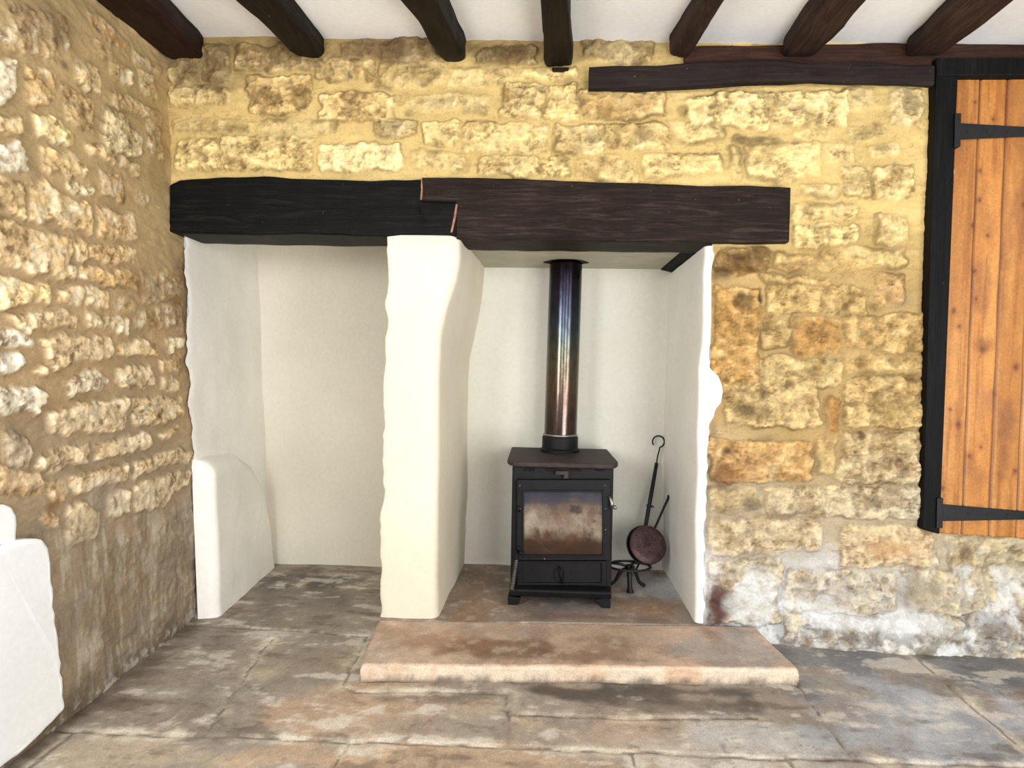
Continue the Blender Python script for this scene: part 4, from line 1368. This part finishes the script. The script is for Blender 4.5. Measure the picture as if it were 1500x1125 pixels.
# door
D_ = frame_obj('stove_door', (290, 306, 802, 746), (328, 371, 756, 716), 0.020, 0.022, M['iron'], S, 0.004)
frame_obj('door_bead', (318, 360, 766, 726), (328, 371, 756, 716), 0.024, 0.010, M['iron'], D_, 0.002)
bm = bmesh.new()
add_prism(bm, [(sx(*p).x, sx(*p).z) for p in ((322, 364), (762, 364), (762, 722), (322, 722))], SY - 0.014, SY - 0.009)
bm_obj('stove_glass', bm, M['glass'], D_, False)
# latch handle on the right edge
h0 = sx(802, 440, SY - 0.012)
bm = bmesh.new()
add_tube(bm, [sx(795, 402, SY - .025), sx(806, 420, SY - .03), sx(812, 445, SY - .035), sx(810, 475, SY - .03)], [0.004, 0.006, 0.007, 0.005], 10)
add_tube(bm, [sx(800, 458, SY - .03), sx(828, 460, SY - .05), sx(832, 470, SY - .055)], [0.005, 0.007, 0.006], 10)
bm_obj('door_latch', bm, M['chrome'], D_, True)
# hinge knuckle on the left
for cy in (470, 690):
    bm = bmesh.new()
    add_tube(bm, [sx(300, cy - 16, SY - .022), sx(300, cy + 16, SY - .022)], 0.006, 12)
    bm_obj('door_hinge', bm, M['iron'], D_, True)
bm = bmesh.new()
add_tube(bm, [sx(312, 712, SY - .018), sx(312, 712, SY - .036)], [0.009, 0.008], 14)
bm_obj('door_knob', bm, M['iron'], D_, True)
# corner screws
for p in ((306, 342), (774, 342), (308, 470), (776, 585), (440, 745), (775, 470)):
    bm = bmesh.new()
    bmesh.ops.create_uvsphere(bm, u_segments=10, v_segments=6, radius=0.0032, matrix=Matrix.Translation(sx(*p, SY - 0.0205)))
    bm_obj('door_screw', bm, M['chrome'], D_, True)

# ash door with raised border, emblem and lever
A_ = frame_obj('ash_door', (290, 752, 780, 885), (318, 764, 752, 872), 0.012, 0.014, M['iron'], S)
front_poly('ash_door_panel', [(314, 760), (756, 760), (756, 876), (314, 876)], 0.004, 0.006, M['iron'], A_, 0.0)
bm = bmesh.new()
c0 = sx(522, 830, SY - 0.006)
rx_, rz_ = 0.0195, 0.030
pts = [c0 + Vector((rx_ * math.cos(a), 0, rz_ * math.sin(a))) for a in np.linspace(-0.9 * math.pi / 2, 2 * math.pi - 1.1 * math.pi / 2, 28)]
add_tube(bm, pts, 0.0028, 8)
bm_obj('emblem_ring', bm, M['iron'], A_, True)
bm = bmesh.new()
add_tube(bm, [sx(521, 786, SY - 0.008), sx(528, 825, SY - .016), sx(541, 880, SY - .018)], [0.0035, 0.004, 0.004], 8)
bm_obj('emblem_lever', bm, M['iron'], A_, True)

# bottom ash lip that projects forward
bm = bmesh.new()
yl0 = SY - 0.036
zq = lambda cy, y: sx(500, cy, y).z
prof = [(SY + 0.002, zq(886, SY)), (SY - 0.016, zq(900, SY - .016)), (yl0, zq(916, yl0)), (yl0 - 0.005, zq(928, yl0 - .005)), (yl0, zq(956, yl0)), (SY + 0.002, zq(954, SY))]
a = [bm.verts.new((xL - 0.002, y, z)) for y, z in prof]
b = [bm.verts.new((xR - 0.004, y, z)) for y, z in prof]
bm.faces.new(a)
bm.faces.new(b[::-1])
for i in range(len(prof)):
    bm.faces.new((a[i], b[i], b[(i + 1) % len(prof)], a[(i + 1) % len(prof)]))
bm_obj('ash_lip', bm, M['iron'], S, False, 0.004)
# coiled wire handle hanging at the left
bm = bmesh.new()
p0, p1 = sx(288, 752, SY - 0.040), sx(262, 915, SY - 0.055)
N = 16 * 18
ax_ = (p1 - p0).normalized()
s1 = ax_.cross(Vector((0, 1, 0))).normalized()
s2 = ax_.cross(s1)
coil = [p0.lerp(p1, i / N) + (s1 * math.cos(i * 2 * math.pi / 16) + s2 * math.sin(i * 2 * math.pi / 16)) * (0.0055 + 0.002 * i / N) for i in range(N + 1)]
add_tube(bm, coil, 0.0016, 6)
bm_obj('coil_handle', bm, M['chrome'], S, True)
bm = bmesh.new()
add_tube(bm, [sx(290, 690, SY - .012), sx(286, 710, SY - .035), sx(288, 752, SY - .040), sx(262, 915, SY - .055)], 0.0035, 8)
bm_obj('handle_rod', bm, M['iron'], S, True)

# legs: splayed brackets at the four corners
for front in (True, False):
    for side in (-1, 1):
        yy = SY - 0.012 if front else SB - 0.05
        if side < 0:
            pts = [(240, 945), (312, 953), (300, 985), (280, 1012), (240, 1018)]
        else:
            pts = [(715, 962), (802, 955), (802, 1030), (755, 1026), (735, 990)]
        bm = bmesh.new()
        q = [(sx(*p).x, sx(*p).z) for p in pts]
        zmin = min(z for _, z in q)
        q = [(x, max(z, zmin)) for x, z in q]
        # bring the foot down onto the slab
        q = [(x, HZ + 0.003 if z < zmin + 0.006 else z) for x, z in q]
        add_prism(bm, q, yy, yy + 0.05)
        bm_obj('leg', bm, M['iron'], S, False, 0.003)

# flue socket belongs to the stove, the pipe stands in it
zs = ZST
FX = Y(820, 665, 0.47).x
FY = 0.465
bm = bmesh.new()
add_lathe(bm, [(0.088, zs - 0.001), (0.088, zs + 0.012), (0.080, zs + 0.016), (0.080, zs + 0.064), (0.077, zs + 0.068), (0.071, zs + 0.068), (0.071, zs - .001)], Matrix.Translation((FX, FY, 0)), 48)
bm_obj('flue_socket', bm, M['iron'], S, True).modifiers.new('e', 'EDGE_SPLIT').split_angle = math.radians(40)

FT = Y(829.5, 366, 0.465)
bm = bmesh.new()
ra = np.linspace(0, 2 * math.pi, 49)[:-1]
ins = [bm.verts.new((FT.x + .0735 * math.cos(a), 0.465 + .0735 * math.sin(a), ZP - .0006)) for a in ra]
ous = [bm.verts.new((FT.x + (.080 + .022 * abs(math.cos(a)) ** 6 + .004 * math.sin(7 * a)) * math.cos(a), 0.465 + (.080 + .004 * math.sin(5 * a)) * math.sin(a), ZP - .0006)) for a in ra]
for k in range(48):
    bm.faces.new((ins[k], ous[k], ous[(k + 1) % 48], ins[(k + 1) % 48]))
bm_obj('soot_stain', bm, M['soot'], rp)
FP = empty('flue_pipe', (FX, FY, zs + 0.03), 'heat-tinted steel flue pipe rising from the stove to the plate', 'flue pipe')
bm = bmesh.new()
nseg = 60
z0f, z1f = zs + 0.02, ZP - 0.0005
pts = [Vector((FX + (FT.x - FX) * k / nseg, FY, z0f + (z1f - z0f) * k / nseg)) for k in range(nseg + 1)]
add_tube(bm, pts, 0.0725, 64)
bm_obj('pipe', bm, M['flue'], FP, True)
bm = bmesh.new()
add_lathe(bm, [(0.0728, zs + 0.069), (0.0765, zs + 0.069), (0.0765, zs + 0.078), (0.0728, zs + 0.079)], Matrix.Translation((FX, FY, 0)), 48)
bm_obj('steel_ring', bm, M['chrome'], FP, True)

# ------------------------------------------------------------------ trivet, chestnut roaster, poker
TY = 0.345
TX = Y(912, 850, TY).x
TR = empty('trivet', (TX, TY, HZ), 'three-legged wrought iron trivet beside the stove', 'trivet')
ztv = Y(925, 829, TY).z
rT = 0.090
bm = bmesh.new()
TCX = Y(921, 850, TY).x
pts = [Vector((TCX + rT * math.cos(a), TY + rT * 0.75 * math.sin(a), ztv)) for a in np.linspace(0, 2 * math.pi, 41)]
add_tube(bm, pts, 0.0065, 8, True, (1.0, 0.8))
bm_obj('ring', bm, M['wrought'], TR, True)
bm = bmesh.new()
for a in (0.5, 2.6, 4.7):
    add_tube(bm, smooth_pts([(TCX, TY, ztv - .004), (TCX + rT * .5 * math.cos(a + .35), TY + rT * .38 * math.sin(a + .35), ztv + .006), (TCX + rT * math.cos(a), TY + rT * .75 * math.sin(a), ztv)], 5), 0.006, 8)
bm_obj('scroll_arm', bm, M['wrought'], TR, True)
bm = bmesh.new()
add_lathe(bm, [(0.016, ztv - 0.012), (0.018, ztv - .004), (0.018, ztv + .003), (0.010, ztv + .006)], Matrix.Translation((TCX, TY, 0)), 20)
bm_obj('hub', bm, M['wrought'], TR, True)
for pts, rr in (([(TCX, TY - .008, ztv - .006), (TCX - .002, TY - 0.03, ztv - .03), (TCX - 0.001, TY - .040, HZ + .03), (TCX, TY - 0.045, HZ + .004)], [.012, .011, .010, .017]),
                ([(TCX + .008, TY, ztv - .01), (TCX + 0.030, TY + .01, ztv - .03), (TCX + 0.048, TY + .025, HZ + .028), (TCX + 0.072, TY + .035, HZ + .008)], [.008, .009, .007, .009]),
                ([(TCX - .008, TY, ztv - .01), (TCX - 0.034, TY + .01, ztv - .03), (TCX - 0.056, TY + .02, HZ + .028), (TCX - 0.082, TY + .03, HZ + .008)], [.008, .009, .007, .009])):
    bm = bmesh.new()
    sp_ = smooth_pts(pts, 6)
    rl = np.interp(np.linspace(0, len(rr) - 1, len(sp_)), range(len(rr)), rr)
    add_tube(bm, sp_, [float(v) for v in rl], 10)
    bm_obj('leg', bm, M['wrought'], TR, True)

# chestnut roaster: shallow pan with a pierced copper lid, long bar handle with a hook, leaning on the wall
PY_ = 0.405
cpan = Y(949, 798, PY_)
rad = 27.8 * (PY_ - CAM.y) / FPX * 1.0
ctop = Y(964, 662, YA - 0.02)
axis_h = (ctop - Y(945, 771, PY_ + .03)).normalized()
nrm = Vector((0.12, -1, 0.28))
nrm = (nrm - axis_h * nrm.dot(axis_h)).normalized()
sidev = axis_h.cross(nrm).normalized()
MP = Matrix(((sidev.x, axis_h.x, nrm.x, cpan.x), (sidev.y, axis_h.y, nrm.y, cpan.y), (sidev.z, axis_h.z, nrm.z, cpan.z), (0, 0, 0, 1)))
RO = empty('chestnut_roaster', cpan, 'long-handled chestnut roaster with pierced copper lid leaning on the trivet', 'roasting pan')
bm = bmesh.new()
Mo = MP @ Matrix.Translation((-0.010, -0.004, 0))
add_lathe(bm, [(0.001, -0.036), (rad * .80, -0.036), (rad * .92, -0.028), (rad * 1.0, -0.006), (rad * 1.03, -0.003), (rad * 0.98, -0.003), (rad * .88, -0.024), (rad * .76, -0.031), (0.001, -0.031)], Mo, 48, False)
bm_obj('pan', bm, M['wrought'], RO, True)
bm = bmesh.new()
add_lathe(bm, [(rad * 1.0, -0.004), (rad * 1.0, 0.001), (rad * .97, 0.004), (rad * .6, 0.006), (rad * .3, 0.007), (0.0005, 0.007)], MP, 56, False)
lid = bm_obj('lid', bm, M['copper'], RO, True)
for hx, hy in ((-16, 70), (16, 44), (-75, 30), (30, 28), (-35, 18), (7, 5), (45, -12), (-20, -22), (13, -35), (-55, -50), (-45, 62)):
    bm = bmesh.new()
    bmesh.ops.create_cone(bm, cap_ends=True, segments=12, radius1=0.0024, radius2=0.0024, depth=0.0012,
                          matrix=MP @ Matrix.Translation((hx / 104 * rad, hy / 104 * rad, 0.0066)))
    bm_obj('lid_hole', bm, M['soot'], lid)
for hx, hy in ((62, 52), (82, -28)):
    bm = bmesh.new()
    bmesh.ops.create_uvsphere(bm, u_segments=10, v_segments=6, radius=0.003, matrix=MP @ Matrix.Translation((hx / 104 * rad, hy / 104 * rad, 0.005)))
    bm_obj('lid_rivet', bm, M['chrome'], lid, True)
# handle bar: flat, from the pan rim upward
hb = Y(945, 775, PY_ + .075)
ht = Y(962, 678, YA - 0.028)
bm = bmesh.new()
add_tube(bm, [hb - (ht - hb).normalized() * 0.012, hb, hb.lerp(ht, .5), ht], [.008, .0088, .0092, .0085], 10, True, (1, .45))
hnd = bm_obj('handle', bm, M['wrought'], RO, True)
bm = bmesh.new()
hk = Y(964.5, 647, YA - 0.024)
rk = 8.4 * (YA - CAM.y) / FPX
circ = [hk + Vector((rk * math.cos(a), 0.0, rk * math.sin(a))) for a in np.linspace(math.radians(-75), math.radians(215), 26)]
add_tube(bm, smooth_pts([ht - (ht - hb).normalized() * .01, Y(963.5, 668, YA - .026), Y(966, 659, YA - .025)], 4) + circ, 0.0036, 8)
bm_obj('hook', bm, M['wrought'], hnd, True)
bm = bmesh.new()
cl = Y(951, 741, YA - 0.10)
add_box(bm, cl, (0.024, 0.012, 0.009), Euler((0, math.radians(12), 0)))
add_tube(bm, [cl + Vector((.010, 0, 0)), cl + Vector((.017, -.004, -.001)), cl + Vector((.018, -.004, -.008))], 0.003, 8)
bm_obj('clip', bm, M['wrought'], hnd)

# poker behind the roaster
pk0 = Y(980, 727, 0.50)
pk1 = Y(959, 774, 0.515)
dirn = (pk1 - pk0).normalized()
tt = (HZ + 0.006 - pk0.z) / dirn.z
pend = pk0 + dirn * tt
PK = empty('poker', pend, 'thin iron poker leaning behind the pierced copper pan', 'poker')
bm = bmesh.new()
add_tube(bm, [pk0, pk0.lerp(pend, .5), pend], [0.0052, 0.0050, 0.0045], 10)
rod = bm_obj('shaft', bm, M['wrought'], PK, True)
bm = bmesh.new()
add_tube(bm, [pk0 - dirn * 0.004, pk0 + dirn * .006], [.0075, .0075], 12)
bm_obj('knob', bm, M['wrought'], PK, True)

# ------------------------------------------------------------------ light
def area(name, loc, target, sx_, sy_, power, color):
    ld = bpy.data.lights.new(name, 'AREA')
    ld.shape = 'RECTANGLE'
    ld.size, ld.size_y = sx_, sy_
    ld.energy = power
    ld.color = color
    o = bpy.data.objects.new(name, ld)
    col.objects.link(o)
    o.location = loc
    o.rotation_euler = (Vector(target) - Vector(loc)).to_track_quat('-Z', 'Y').to_euler()
    return o


area('window_light', (2.7, -3.3, 1.3), (-1.0, -0.3, 0.7), 1.0, 1.2, 56, (1.0, 0.98, 0.95))
area('window_light', (-1.12, -1.75, 1.2), (0.6, 0.35, 0.8), 0.6, 0.8, 38, (0.96, 0.98, 1.0))
area('ceiling_fill', (1.5, -2.7, 0.4), (1.4, -1.5, 2.2), 1.4, 1.0, 104, (1.0, 0.985, 0.96))  # added fill lamp that brightens the ceiling in place of floor bounce
area('window_light', (1.3, -4.6, 1.45), (0.1, 0.0, 0.9), 1.0, 1.1, 50, (1.0, 0.985, 0.95))
area('window_light', (-0.5, -4.9, 1.45), (0.0, 0.0, 0.9), 1.0, 1.1, 40, (1.0, 0.985, 0.95))
w = bpy.data.worlds.new('world')
bpy.context.scene.world = w
w.use_nodes = True
bg = w.node_tree.nodes['Background']
bg.inputs['Color'].default_value = (0.98, 0.99, 1.0, 1)
bg.inputs['Strength'].default_value = 0.72
vs = bpy.context.scene.view_settings
vs.view_transform = 'Standard'
vs.look = 'None'
vs.exposure = -0.45
